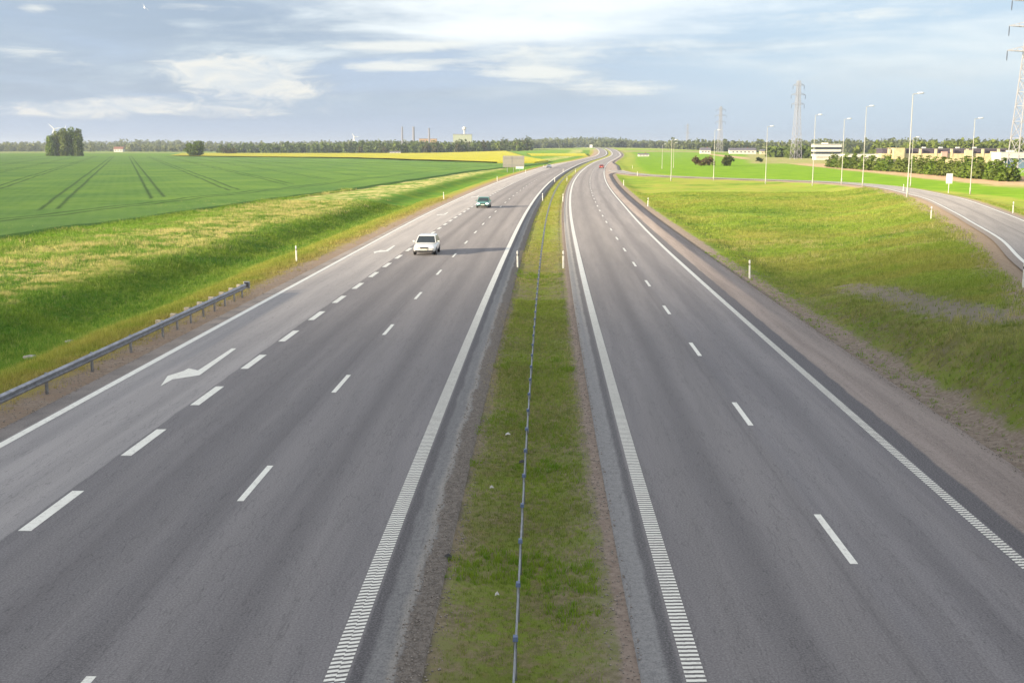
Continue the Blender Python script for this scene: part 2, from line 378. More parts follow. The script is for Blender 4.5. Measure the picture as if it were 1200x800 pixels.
def mat_road(kind):
    mt = bpy.data.materials.new('asphalt_'+kind); mt.use_nodes = True; nt = mt.node_tree; b = NB(nt); p = nt.nodes['Principled BSDF']
    t = b.attr('t'); s = b.attr('s'); P = b.pos()
    Q = b.xyz(t, s*0.035, 0.0); Q2 = b.xyz(t*0.6, s*0.012, 5.0)
    st = b.noise(Q, 1.6, 5, 0.6); st2 = b.noise(Q2, 0.8, 3, 0.5); sp = b.noise(P, 24.0, 3, 0.8); mid = b.noise(P, 0.5, 4, 0.6); sp2 = b.noise(P, 7.0, 4, 0.7)
    dark, lite = (0.155, 0.147, 0.150), (0.215, 0.203, 0.204)
    tw = t+(mid-0.5)*0.10
    if kind == 'left':
        c = b.mix(b.ss(st*0.6+st2*0.4, 0.36, 0.64), dark, lite)
        bands = tw.gauss(-9.9, .45)+tw.gauss(-8.0, .45)+tw.gauss(-6.2, .45)+tw.gauss(-4.2, .45)
        c = b.mix(bands*0.28, c, (0.235, 0.220, 0.212))
        c = b.mix((tw.gauss(-9.0, .5)+tw.gauss(-5.2, .5)+tw.gauss(-7.1, 0.3))*0.25, c, (0.115, 0.107, 0.107))
        lane3 = b.ss(t+(mid-0.5)*0.15, -11.02, -11.10)
        c = b.mix(lane3, c, b.mix(b.ss(st, 0.3, 0.7), (0.275, 0.262, 0.258), (0.350, 0.330, 0.320)))
        c = b.mix(lane3*(tw.gauss(-13.9, .3)+tw.gauss(-12.0, .3))*0.25, c, (0.20, 0.19, 0.185))
        c = b.mix(b.ss(t, -14.85, -14.95), c, b.mix(b.ss(mid, 0.35, 0.65), (0.15, 0.138, 0.132), (0.21, 0.19, 0.178)))
        strip = b.ss(t, -2.68, -2.62); c = b.mix(strip, c, (0.105, 0.100, 0.104))
        pale = b.ss(t+(mid-0.5)*0.25, -2.48, -2.36); c = b.mix(pale, c, b.mix(b.ss(sp2+(st-.5), 0.3, 0.7), (0.165, 0.163, 0.164), (0.235, 0.230, 0.225)))
        sand = (t+(mid-0.5)*0.3+(sp2-0.5)*0.2).gauss(-2.02, 0.08); c = b.mix(sand*0.8, c, (0.31, 0.29, 0.26))
        dirt = b.ss(t+(mid-0.5)*0.5+(sp2-0.5)*0.3, -1.98, -1.90); c = b.mix(dirt, c, b.mix(b.ss(sp2, 0.35, 0.65), (0.11, 0.092, 0.075), (0.21, 0.18, 0.15)))
    elif kind == 'right':
        c = b.mix(b.ss(st*0.6+st2*0.4, 0.36, 0.64), dark, lite)
        c = b.mix(b.ss(t, 6.4, 6.7), c, b.mix(b.ss(st, 0.36, 0.64), (0.162, 0.155, 0.163), (0.215, 0.206, 0.212)))
        bands = tw.gauss(3.7, .4)+tw.gauss(5.6, .4)+tw.gauss(7.3, .4)+tw.gauss(9.2, .4)
        c = b.mix(bands*0.25, c, (0.235, 0.220, 0.212))
        c = b.mix((tw.gauss(4.6, .5)+tw.gauss(8.3, .5)+tw.gauss(6.5, .3))*0.22, c, (0.120, 0.113, 0.114))
        strip = b.ss(t, 10.12, 10.18); c = b.mix(strip, c, (0.105, 0.101, 0.108))
        sh = b.ss(t+(mid-0.5)*0.2, 10.68, 10.80); c = b.mix(sh, c, b.mix(b.ss(st+(sp2-.5)*.6, 0.32, 0.68), (0.215, 0.178, 0.158), (0.300, 0.252, 0.225)))
        d2 = b.ss(t, 2.60, 2.52); c = b.mix(d2, c, (0.115, 0.112, 0.116))
        pale = b.ss(t+(mid-0.5)*0.2, 2.42, 2.30)*b.ss(t, 1.80, 1.95); c = b.mix(pale*0.8, c, b.mix(b.ss(sp2, 0.3, 0.7), (0.22, 0.22, 0.222), (0.31, 0.31, 0.305)))
    else:
        c = b.mix(b.ss(st, 0.3, 0.7), (0.200, 0.190, 0.184), (0.270, 0.257, 0.248))
        c = b.mix(b.ss(b.m('ABSOLUTE', t), 2.45, 2.55), c, (0.22, 0.19, 0.165))
    c = b.mix(b.ss(sp, 0.45, 0.68)*0.6, c, b.mix(0.6, c, (0.38, 0.37, 0.36)))
    c = b.mix(b.ss(sp, 0.50, 0.32)*0.55, c, b.mix(0.6, c, (0.03, 0.03, 0.03)))
    # paving joint, oil film mid-lane, patches, sealed cracks
    if kind == 'left': jt = tw.gauss(-7.02, 0.05)*0.16; oil = tw.gauss(-4.9, .30)+tw.gauss(-8.9, .30)
    elif kind == 'right': jt = tw.gauss(6.30, 0.05)*0.16; oil = tw.gauss(4.65, .30)+tw.gauss(8.2, .30)
    else: jt = tw.gauss(0.0, 0.05)*0.5; oil = tw.gauss(0.0, .3)
    c = b.mix(jt, c, (0.07, 0.067, 0.068)); c = b.mix(oil*b.ss(st2+st*0.5, 0.55, 0.95)*0.40, c, (0.085, 0.080, 0.082))
    spot = b.noise(b.xyz(t*1.1, s*0.8, 7.0), 1.0, 2, 0.5); c = b.mix(b.ss(spot, 0.735, 0.76)*0.35*oil, c, (0.05, 0.05, 0.05))
    cr = b.noise(b.xyz(t*2.0, s*0.25, 2.0), 1.0, 3, 0.7); c = b.mix(cr.gauss(0.50, 0.006)*0.25, c, (0.03, 0.03, 0.03))
    b.put(p.inputs['Base Color'], c); p.inputs['Roughness'].default_value = 0.85; p.inputs['Specular IOR Level'].default_value = 0.22; p.inputs['Diffuse Roughness'].default_value = 1.0
    bp = b.new('ShaderNodeBump'); bp.inputs['Strength'].default_value = 0.35; bp.inputs['Distance'].default_value = 0.01
    b.put(bp.inputs['Height'], sp); nt.links.new(bp.outputs[0], p.inputs['Normal'])
    return mt
def mat_paint():
    mt = bpy.data.materials.new('road_paint'); mt.use_nodes = True; nt = mt.node_tree; b = NB(nt); p = nt.nodes['Principled BSDF']
    P = b.pos(); n = b.noise(P, 5.0, 5, 0.75); n2 = b.noise(P, 0.9, 3)
    c = b.mix(b.ss(n*0.6+b.noise(P, 22.0, 4, 0.7)*0.4, 0.50, 0.64)*0.8, (0.76, 0.75, 0.67), (0.42, 0.40, 0.36))
    c = b.mix(b.ss(n2, 0.35, 0.7)*0.22, c, (0.56, 0.53, 0.47))
    b.put(p.inputs['Base Color'], c); p.inputs['Roughness'].default_value = 0.7
    return mt
def mat_leaf(name, c1, c2, scale=0.4):
    mt = bpy.data.materials.new(name); mt.use_nodes = True; nt = mt.node_tree; b = NB(nt); p = nt.nodes['Principled BSDF']
    P = b.pos(); n = b.noise(P, scale, 3); n2 = b.noise(P, scale*5, 3)
    c = b.mix(b.ss(n*0.6+n2*0.4, 0.36, 0.62), c1, c2)
    b.put(p.inputs['Base Color'], c); p.inputs['Roughness'].default_value = 0.8; p.inputs['Specular IOR Level'].default_value = 0.2
    tr = b.new('ShaderNodeBsdfTranslucent'); b.put(tr.inputs[0], c)
    mx = b.new('ShaderNodeMixShader'); mx.inputs[0].default_value = 0.25
    nt.links.new(p.outputs[0], mx.inputs[1]); nt.links.new(tr.outputs[0], mx.inputs[2]); nt.links.new(mx.outputs[0], nt.nodes['Material Output'].inputs[0])
    return mt
def mat_crop(kind):
    mt = bpy.data.materials.new(kind); mt.use_nodes = True; nt = mt.node_tree; b = NB(nt); p = nt.nodes['Principled BSDF']
    P = b.pos(); x, y, z = b.sep(P); nf = b.noise(P, 2.2, 5, 0.7); nm = b.noise(P, 0.045, 4, 0.6); nb = b.noise(P, 0.3, 4, 0.6)
    if kind == 'wheat':
        c = b.mix(b.ss(nm*0.7+nb*0.3, 0.36, 0.62), (0.080, 0.175, 0.022), (0.150, 0.260, 0.036))
        c = b.mix(b.ss(b.noise(b.xyz(x*0.03, y*0.012, 4.0), 1.0, 5, 0.65), 0.40, 0.62)*0.45, c, (0.055, 0.145, 0.030))
        c = b.mix(b.ss(nf, 0.35, 0.7)*0.35, c, (0.08, 0.16, 0.035))
        # drilled rows across the field direction and tramlines
        ca, sa = math.cos(TRAM), math.sin(TRAM)
        u = x*ca-y*sa+(nb-0.5)*0.5
        row = b.m('PINGPONG', u, 0.9)/0.9
        c = b.mix(row*0.22, c, (0.15, 0.25, 0.055))
        edge = b.attr('e')
        m_ = b.m('FLOORED_MODULO', u+3.0, 15.5)
        tr = (m_.gauss(6.9, 0.34)+m_.gauss(9.1, 0.34))*b.ss(edge, 17.0, 18.5)
        hd = edge.gauss(13.2, 0.42)+edge.gauss(10.9, 0.42)
        c = b.mix((tr+hd)*b.ss(nb, 0.2, 0.5)*0.85, c, (0.022, 0.055, 0.012))
        c = b.mix(b.ss(edge, 9.0, 2.0)*b.ss(nb, 0.35, 0.6)*0.4, c, (0.05, 0.13, 0.03))
    else:
        c = b.mix(b.ss(nm*0.5+nb*0.5, 0.38, 0.62), (0.33, 0.32, 0.022), (0.44, 0.41, 0.028))
        c = b.mix(b.ss(nf, 0.45, 0.7)*0.35, c, (0.22, 0.30, 0.03))
    b.put(p.inputs['Base Color'], c); p.inputs['Roughness'].default_value = 0.9; p.inputs['Specular IOR Level'].default_value = 0.15; p.inputs['Diffuse Roughness'].default_value = 1.0
    bp = b.new('ShaderNodeBump'); bp.inputs['Strength'].default_value = 1.0; bp.inputs['Distance'].default_value = 0.15
    b.put(bp.inputs['Height'], nf); nt.links.new(bp.outputs[0], p.inputs['Normal'])
    return mt
TRAM = -0.325                                                  # tramline heading (rad, clockwise from +Y)
PAINT = mat_paint()
STEEL = simple('galvanised_steel', (0.30, 0.31, 0.33), 0.42, 0.75, 0.2, 4)
WHITE = simple('white_plastic', (0.78, 0.77, 0.70), 0.45)
BLACK = simple('black_rubber', (0.02, 0.02, 0.022), 0.7)
DARKM = simple('dark_band', (0.035, 0.035, 0.04), 0.5)
BARK = simple('bark', (0.09, 0.070, 0.050), 0.9, 0, 0.4, 6)

# ------------------------------------------------------------------ ground sheet
def build_ground():
    ys = [-120, -80, -55, -35, -20, -10, 0]
    y = 6.0
    while y < 9000: ys.append(y); y += max(0.6, (y**2/CAM_H)*0.0011) if y < 260 else max(9.0, y*0.035)
    ys = np.array(ys)
    tt = list(np.arange(-70, -26, 1.3))+list(np.arange(-26, -14.5, 0.45))+list(np.arange(-14.5, -2.6, 2.4))+list(np.arange(-2.4, 2.41, 0.3))+list(np.arange(3.2, 12.2, 2.2))+list(np.arange(12.3, 24, 0.45))+list(np.arange(24, 100, 0.95))
    k = 100.0
    while k < 7000: tt.append(k); tt.append(-k*0.72-0.01); k *= 1.17
    tt = np.unique(np.array(tt))
    T, Y = np.meshgrid(tt, ys); X = M(Y)+T
    Z = ground_z(X, Y)
    n, m = T.shape; v = np.stack([X, Y, Z], -1).reshape(-1, 3)
    i = np.arange(n-1)[:, None]*m+np.arange(m-1)[None]; f = np.stack([i, i+1, i+m+1, i+m], -1).reshape(-1, 4)
    dd, _ = ramp_dist(X, Y)
    o = np_mesh('ground', v, f, mat_ground(), attrs={'t': T.ravel(), 'dr': dd}, smooth=True)
    return tag(o, kind='structure')
build_ground()

# ------------------------------------------------------------------ roads and markings
def ysteps(y0, y1):
    out = [y0]
    while out[-1] < y1: out.append(out[-1]+max(1.5, out[-1]*0.02))
    out[-1] = y1; return np.array(out)
def tf(t, y): return t(y) if callable(t) else np.full_like(np.asarray(y, float), t)
def ribbon(name, t0, t1, y0, y1, zo, mat, nt=6, kind='structure', skirt=0.0):
    ys = ysteps(y0, y1); a, c = tf(t0, ys), tf(t1, ys); k = np.linspace(0, 1, nt+1)
    T = a[:, None]*(1-k)+c[:, None]*k; Y = np.repeat(ys[:, None], nt+1, 1)
    hd = np.gradient(M(ys), ys)[:, None]; cs = 1/np.sqrt(1+hd**2)
    X = M(ys)[:, None]+T; Z = RZ(Y)+zo+np.zeros_like(X)
    if skirt:
        Z = Z.copy()
        T = np.concatenate([T[:, :1], T, T[:, -1:]], 1); Y = np.concatenate([Y[:, :1], Y, Y[:, -1:]], 1)
        X = np.concatenate([X[:, :1]-0.1, X, X[:, -1:]+0.1], 1); Z = np.concatenate([Z[:, :1]-skirt, Z, Z[:, -1:]-skirt], 1)
    n, m = X.shape; v = np.stack([X, Y, Z], -1).reshape(-1, 3)
    i = np.arange(n-1)[:, None]*m+np.arange(m-1)[None]; f = np.stack([i, i+1, i+m+1, i+m], -1).reshape(-1, 4)
    o = np_mesh(name, v, f, mat, attrs={'t': T.ravel(), 's': Y.ravel()}, smooth=True)
    return tag(o, kind=kind) if kind else o
ribbon('left_carriageway', tl_edge, -1.55, -60, 2600, 0.0, mat_road('left'), 8, skirt=0.2)
ribbon('right_carriageway', 1.95, tr_edge, -60, 2600, 0.0, mat_road('right'), 8, skirt=0.2)
def frame_at(y):
    h = (M(y+0.5)-M(y-0.5)); L = math.hypot(h, 1); return np.array([h/L, 1/L])
class Marks:
    def __init__(s): s.v, s.f = [], []
    def quad(s, t0, t1, y0, y1, z=0.006, skew=0.0, n=1):
        ys = np.linspace(y0, y1, n+1)
        for a, c in zip(ys[:-1], ys[1:]):
            k = len(s.v)
            for t, y in ((t0, a), (t1, a+skew), (t1, c+skew), (t0, c)):
                s.v.append((float(M(y))+t, y, float(RZ(y))+z))
            s.f.append((k, k+1, k+2, k+3))
    def build(s, name): return tag(np_mesh(name, s.v, s.f, PAINT), kind='structure')
def line(mk, t, w, y0, y1, z=0.006):
    ys = ysteps(y0, y1)
    for a, c in zip(ys[:-1], ys[1:]): 
        ta, tb = (t(a), t(c)) if callable(t) else (t, t); k = len(mk.v)
        wa = w*(1+max(0, a-150)/900); wb = w*(1+max(0, c-150)/900)
        mk.v += [(float(M(a))+ta-wa/2, a, float(RZ(a))+z), (float(M(a))+ta+wa/2, a, float(RZ(a))+z), (float(M(c))+tb+wb/2, c, float(RZ(c))+z), (float(M(c))+tb-wb/2, c, float(RZ(c))+z)]
        mk.f.append((k, k+1, k+2, k+3))
def rumble(mk, t, w, y0, y1, per=0.15, skew=0.0, fill=0.56):
    y = y0; f0 = fill
    while y < y1:
        fill = f0+(0.999-f0)*float(sm(y, 34, 82))
        for a, c, o in ((-w/2, 0.0, 0.0), (0.0, w/2, 0.007*float(1-sm(y, 30, 60)))):
            mk.quad(t+a, t+c, y+o, y+o+per*fill, 0.010, skew)
        y += per
mk = Marks(); line(mk, lambda y: -14.72-0.35*float(sm(y, 60, 150))+4.2*float(sm(y, 480, 700)), 0.27, 4, 2400); mk.build('left_edge_line')
mk = Marks(); line(mk, -2.86, 0.33, 85, 2400); rumble(mk, -2.86, 0.34, 12, 85, skew=0.05); mk.build('left_median_line')
mk = Marks(); line(mk, 2.78, 0.30, 85, 2400); rumble(mk, 2.78, 0.32, 12, 85); mk.build('right_median_line')
mk = Marks(); line(mk, lambda y: 9.98+0.45*float(sm(y, 85, 180)), 0.25, 85, 2400); rumble(mk, 9.98, 0.26, 12, 85, skew=0.03); mk.build('right_edge_line')
mk = Marks(); y = 15.2
while y < 1200: mk.quad(-6.72-0.2*sm(y, 60, 200)-.07, -6.72-0.2*sm(y, 60, 200)+.09, y-1.5, y+1.5, n=2); y += 11.95
mk.build('left_lane_dashes')
mk = Marks(); y = 23.1-11.4
while y < 1200: mk.quad(6.50+0.1-.07, 6.60+.09, y-1.55, y+1.55, n=2); y += 11.42
mk.build('right_lane_dashes')
mk = Marks(); y = 25.0-6.07*2
while y < 470: mk.quad(-10.98, -10.69, y-1.45, y+1.45, n=2); y += 6.07
mk.build('exit_lane_dashes')
mk = Marks(); y = 395.0
while y < 560: mk.quad(10.35, 10.6, y-1.45, y+1.45, n=1); y += 6.07
mk.build('entry_lane_dashes')
ARW = [(-12.30, 46.1), (-12.49, 46.1), (-12.47, 41.45), (-12.95, 41.85), (-12.97, 41.35), (-13.26, 40.42), (-12.92, 38.65), (-12.88, 39.79), (-12.14, 40.55)]
mk = MB()
for dy in (0, 49.5, 99.0, 148.5):
    d = -0.4*float(sm(46+dy, 60, 150))
    k = len(mk.v)
    for (a, c) in ARW: mk.v.append((float(M(c+dy))+a+d, c+dy, 0.006))
    mk.f += [(k+0, k+1, k+2, k+8), (k+2, k+3, k+4), (k+2, k+4, k+5, k+7), (k+2, k+7, k+8), (k+5, k+6, k+7)]
tag(mk.build('lane_arrows', PAINT), kind='structure')
# ramp ribbon
def ramp_ribbon(name, a0, a1, mat, zo, i0=0, i1=None, nt=4):
    C = RC[i0:i1]; d = np.gradient(C[:, :2], axis=0); d /= np.linalg.norm(d, axis=1)[:, None]
    nrm = np.stack([d[:, 1], -d[:, 0]], 1); k = np.linspace(a0, a1, nt+1)
    X = C[:, 0:1]+nrm[:, 0:1]*k; Y = C[:, 1:2]+nrm[:, 1:2]*k; Z = np.repeat(C[:, 2:3]+zo, nt+1, 1)
    s = np.concatenate([[0], np.cumsum(np.linalg.norm(np.diff(C[:, :2], axis=0), axis=1))])
    n, m = X.shape; v = np.stack([X, Y, Z], -1).reshape(-1, 3)
    i = np.arange(n-1)[:, None]*m+np.arange(m-1)[None]; f = np.stack([i, i+1, i+m+1, i+m], -1).reshape(-1, 4)
    o = np_mesh(name, v, f, mat, attrs={'t': np.tile(k, n), 's': np.repeat(s, m)}, smooth=True)
    return tag(o, kind='structure')
ramp_ribbon('entry_ramp', -3.0, 3.1, mat_road('ramp'), -0.012)
ramp_ribbon('ramp_left_line', -2.48, -2.24, PAINT, 0.004, nt=1)
ramp_ribbon('ramp_right_line', 2.26, 2.50, PAINT, 0.004, nt=1)

# ------------------------------------------------------------------ crop fields
EX = np.array([-60, 30, 108, 175, 227, 300, 422, 541, 640, 700]); EV = np.array([-64, -58, -50.5, -43, -36, -27.5, -15, 4, 20, 27.])
def field(name, xl, xr, ys, h, mat, nx, kind='structure', eattr=False):
    """standing crop: raised sheet with a side down to the ground at its edges"""
    rows = []
    for y in ys:
        a, c = xl(y), xr(y); k = np.linspace(0, 1, nx)**1.7
        rows.append(c+(a-c)*k)
    X = np.array(rows); Y = np.repeat(np.array(ys)[:, None], nx, 1)
    Z = ground_z(X, Y)+h+0.03*bumps(X*7, Y*7)
    X = np.concatenate([X[:, :1]+1.1, X], 1); Y = np.concatenate([Y[:, :1], Y], 1); Z = np.concatenate([Z[:, :1]-h-0.3, Z], 1)
    X = np.concatenate([X[:1], X, X[-1:]]); Y = np.concatenate([Y[:1]-0.2, Y, Y[-1:]+0.2]); Z = np.concatenate([Z[:1]-h-0.3, Z, Z[-1:]-h-0.3])
    n, m = X.shape; v = np.stack([X, Y, Z], -1).reshape(-1, 3)
    i = np.arange(n-1)[:, None]*m+np.arange(m-1)[None]; f = np.stack([i, i+m, i+m+1, i+1], -1).reshape(-1, 4)
    e = (np.array([xr(q) for q in Y.ravel()])-X.ravel())*0.9
    return tag(np_mesh(name, v, f, mat, attrs={'e': e}, smooth=True), kind=kind)
ex = lambda y: float(np.interp(y, EX, EV))
near_rape = lambda x: float(np.interp(x, [-1200, -330, -120, -20, 12], [1500, 1080, 880, 650, 622]))
ysl = list(np.concatenate([np.arange(-20, 260, 3.5), np.arange(260, 640, 9)]))
field('wheat_field', lambda y: -560.0, ex, ysl, 0.36, mat_crop('wheat'), 90)
ysl = list(np.arange(640, 1120, 14))
field('wheat_field', lambda y: -1300.0, lambda y: float(np.interp(y, [640, 690, 880, 1080], [4, -40, -122, -322])), ysl, 0.42, bpy.data.materials['wheat'], 40)
field('rapeseed_field', lambda y: float(np.interp(y, [622, 660, 880, 1080, 1500], [-8, -22, -118, -322, -430])), lambda y: float(np.interp(y, [622, 700, 1500], [12, 22, -8])), list(np.arange(622, 1500, 12)), 1.1, mat_crop('rapeseed'), 24)
field('rapeseed_field', lambda y: float(np.interp(y, [900, 1500], [20, 10])), lambda y: float(np.interp(y, [900, 1000, 1500], [50, 66, 92])), list(np.arange(1060, 1200, 15)), 0.9, bpy.data.materials['rapeseed'], 12)

# ------------------------------------------------------------------ grass blades
def tufts(name, n, tr, yr, hmin, hmax, wid, mat, accept=None, blades=5, power=1.0, spread=0.06, seed=1):
    rs = np.random.RandomState(seed)
    u = rs.rand(n)**power; y = yr[0]+(yr[1]-yr[0])*u; t = tr[0]+(tr[1]-tr[0])*rs.rand(n)
    if accept is not None:
        k = accept(t, y, rs); y, t = y[k], t[k]
    x = M(y)+t; dd, _ = ramp_dist(x, y); k = (np.abs(dd) > 3.7+rs.rand(len(dd))*1.2); x, y, t = x[k], y[k], t[k]
    z = ground_z(x, y); n = len(x)
    scale = 1+np.clip((y-30)/90, 0, 3)                       # coarser clumps further away
    patch = 0.75+0.35*bumps(x*2.2, y*2.2)
    H = (hmin+(hmax-hmin)*rs.rand(n)**1.6)*np.clip(patch, 0.35, 1.5)
    Vs, A_t, A_r, A_k = [], [], [], []
    rnd = rs.rand(n)
    for j in range(blades):
        a = rs.rand(n)*2*PI; ca, sa = np.cos(a), np.sin(a); off = spread*scale*rs.rand(n)**0.5; a2 = rs.rand(n)*2*PI
        bx, by = x+off*np.cos(a2), y+off*np.sin(a2); h = H*(0.6+0.5*rs.rand(n)); w = wid*scale*(0.7+0.6*rs.rand(n))
        lean = h*(0.15+0.55*rs.rand(n)); la = rs.rand(n)*2*PI
        p0 = np.stack([bx-ca*w/2, by-sa*w/2, z-0.03], -1); p1 = np.stack([bx+ca*w/2, by+sa*w/2, z-0.03], -1)
        p2 = np.stack([bx+lean*np.cos(la), by+lean*np.sin(la), z+h], -1)
        Vs.append(np.stack([p0, p1, p2], 1)); A_t.append(np.repeat(t, 3)); A_r.append(np.repeat(np.clip(rnd*0.7+rs.rand(n)*0.3, 0, 1), 3)); A_k.append(np.tile([0, 0, 1.], n))
    v = np.concatenate([q.reshape(-1, 3) for q in Vs]); f = np.arange(len(v)).reshape(-1, 3)
    o = np_mesh(name, v, f, mat, attrs={'t': np.concatenate(A_t), 'rnd': np.concatenate(A_r), 'tip': np.concatenate(A_k)})
    return o
BL = mat_blades('grass_blades', 1.45)
def acc_med(t, y, rs):
    b_ = bumps(y*1.3, t*3.0)
    L = -1.40+0.35*b_; R = 1.50+0.10*bumps(y*2.1, t)
    e = np.where(t < 0, (t-L), (R-t)); d = 0.50+0.45*bumps(t*8+5, y*3.1)
    return (e > -0.05*rs.rand(len(t))) & (rs.rand(len(t)) < np.clip(d+0.25, 0.12, 1)*np.clip(e*3+0.25, 0.15, 1))
o = tufts('grass', 64000, (-1.9, 1.75), (12, 62), 0.04, 0.17, 0.011, BL, acc_med, 6, 0.9, 0.05, 1)
tag(o, 'low patchy mossy grass growing along the narrow median strip', 'grass', kind='stuff')
o = tufts('grass', 16000, (-1.8, 1.6), (60, 330), 0.08, 0.24, 0.014, BL, acc_med, 5, 1.3, 0.08, 2)
tag(o, 'far taller yellow green grass of the median strip beside the wire barrier', 'grass', kind='stuff')
def acc_l(t, y, rs):
    d = np.clip((-17.2-t)/2.0+0.35*bumps(t*3, y*1.1), 0.03, 1); return rs.rand(len(t)) < d
o = tufts('grass', 120000, (-52, -16.3), (22, 190), 0.16, 0.50, 0.022, BL, acc_l, 5, 1.3, 0.11, 3)
tag(o, 'rough green grass on the left roadside bank and ditch beside the guardrail', 'grass', kind='stuff')
def acc_r(t, y, rs):
    d = np.clip((t-14.1)/2.5, 0.02, 1)*np.clip(0.75+0.5*bumps(t*1.7+9, y*1.7), 0.2, 1)
    sp = np.exp(-((t-17.9)/1.5)**2)*((y < 66) & (y > 42)); return (rs.rand(len(t)) < d*(1-0.85*sp))
o = tufts('grass', 130000, (13.7, 58), (22, 215), 0.12, 0.42, 0.022, BL, acc_r, 5, 1.3, 0.11, 4)
tag(o, 'yellow green meadow grass on the slope between the right carriageway and the ramp', 'grass', kind='stuff')
def acc_mw(t, y, rs): return bumps(t*6+1, y*2.7)+0.6*bumps(t*17, y*9) > 0.5
MW = mat_leaf('median_weeds', (0.14, 0.27, 0.018), (0.25, 0.34, 0.035), 1.5)
o = tufts('weeds', 4200, (-1.6, 1.5), (13, 80), 0.10, 0.34, 0.014, MW, acc_mw, 9, 1.0, 0.09, 8)
tag(o, 'bright leafy weed clumps standing out of the median grass', 'weeds', kind='stuff')
def acc_mn(t, y, rs): return (bumps(t*9+3, y*4.1)+0.7*bumps(t*23, y*14) > 0.55) & (t > -1.45+0.3*bumps(y*3, t)) & (t < 1.5+0.12*bumps(y*5, t))
o = tufts('weeds', 5200, (-1.7, 1.6), (14, 44), 0.12, 0.30, 0.020, MW, acc_mn, 10, 1.0, 0.08, 31)
tag(o, 'broad leaved weed tufts in the nearest stretch of the median', 'weeds', kind='stuff')
o = tufts('weeds', 1500, (12.9, 15.5), (24, 90), 0.06, 0.20, 0.020, MW, None, 7, 1.0, 0.07, 32)
tag(o, 'scattered small weeds growing through the right gravel shoulder', 'weeds', kind='stuff')
def stones(name, n, tr, yr, seed, lab):
    rs = np.random.RandomState(seed); t = tr[0]+(tr[1]-tr[0])*rs.rand(n); y = yr[0]+(yr[1]-yr[0])*rs.rand(n)**1.2; x = M(y)+t; z = np.maximum(ground_z(x, y, False), np.where((t < -1.55) | ((t > 1.95) & (t < 12.7)), 0.0, -9))
    q = np.array([(1, 0, 0), (0, 1, 0), (-1, 0, 0), (0, -1, 0), (0, 0, .7), (0, 0, -.7)]); fc = np.array([(0, 1, 4), (1, 2, 4), (2, 3, 4), (3, 0, 4), (1, 0, 5), (2, 1, 5), (3, 2, 5), (0, 3, 5)])
    sz = 0.007+0.026*rs.rand(n)**3.0
    v = q[None]*(0.7+0.6*rs.rand(n, 6))[:, :, None]*sz[:, None, None]; a = rs.rand(n)*6.28; c, s_ = np.cos(a)[:, None], np.sin(a)[:, None]
    v = np.stack([v[..., 0]*c-v[..., 1]*s_+x[:, None], v[..., 0]*s_+v[..., 1]*c+y[:, None], v[..., 2]+z[:, None]+sz[:, None]*0.3], -1)
    o = np_mesh(name, v.reshape(-1, 3), (fc[None]+np.arange(n)[:, None, None]*6).reshape(-1, 3), GRAVEL); tag(o, lab, 'gravel', kind='stuff')
GRAVEL = simple('gravel_stones', (0.27, 0.24, 0.21), 0.95, 0, 0.45, 40, spec=0.1)
stones('loose_gravel', 15000, (12.5, 15.2), (22, 80), 41, 'loose stones along the right shoulder edge')
stones('loose_gravel', 6000, (-2.05, -1.25), (13, 60), 42, 'loose stones along the left border of the median')
stones('loose_gravel', 4000, (1.45, 2.0), (13, 60), 43, 'loose stones along the right border of the median')
stones('loose_gravel', 5000, (-17.2, -15.5), (28, 80), 44, 'loose stones under the guardrail')
MD = mat_leaf('median_straw', (0.34, 0.29, 0.13), (0.50, 0.43, 0.22), 1.5)
def acc_ms(t, y, rs): return bumps(t*5+8, y*2.2+4) > 0.15
o = tufts('dry_grass', 15000, (-1.7, 1.6), (13, 90), 0.05, 0.22, 0.008, MD, acc_ms, 5, 1.0, 0.07, 9)
tag(o, 'thin dry straw between the median grass', 'grass', kind='stuff')
def acc_e(t, y, rs):
    d = M(y)+t-np.interp(y, EX, EV); return (np.abs(d-0.3) < 1.6*rs.rand(len(t))) 
o = tufts('grass', 150000, (-66, -40), (40, 240), 0.25, 0.62, 0.030, BL, acc_e, 5, 1.2, 0.16, 12)
tag(o, 'tall ragged grass along the margin of the wheat field', 'grass', kind='stuff')
def acc_rn(t, y, rs):
    d = np.clip((t-14.0)/1.6, 0.02, 1)*np.clip(0.70+0.6*bumps(t*3.1+2, y*2.9), 0.12, 1)
    sp = np.exp(-((t-17.9)/1.5)**2)*((y < 66) & (y > 42)); return (rs.rand(len(t)) < d*(1-0.9*sp))
o = tufts('grass', 78000, (13.6, 30), (24, 84), 0.07, 0.34, 0.012, BL, acc_rn, 6, 1.0, 0.07, 21)
tag(o, 'uneven nearer grass creeping onto the right gravel shoulder', 'grass', kind='stuff')
def acc_ln(t, y, rs):
    d = np.clip((-17.0-t)/2.2+0.4*bumps(t*3, y*1.9), 0.02, 1); return rs.rand(len(t)) < d
o = tufts('grass', 70000, (-34, -16.4), (30, 92), 0.10, 0.40, 0.014, BL, acc_ln, 6, 1.0, 0.08, 22)
tag(o, 'nearer tall grass behind the guardrail on the left bank', 'grass', kind='stuff')
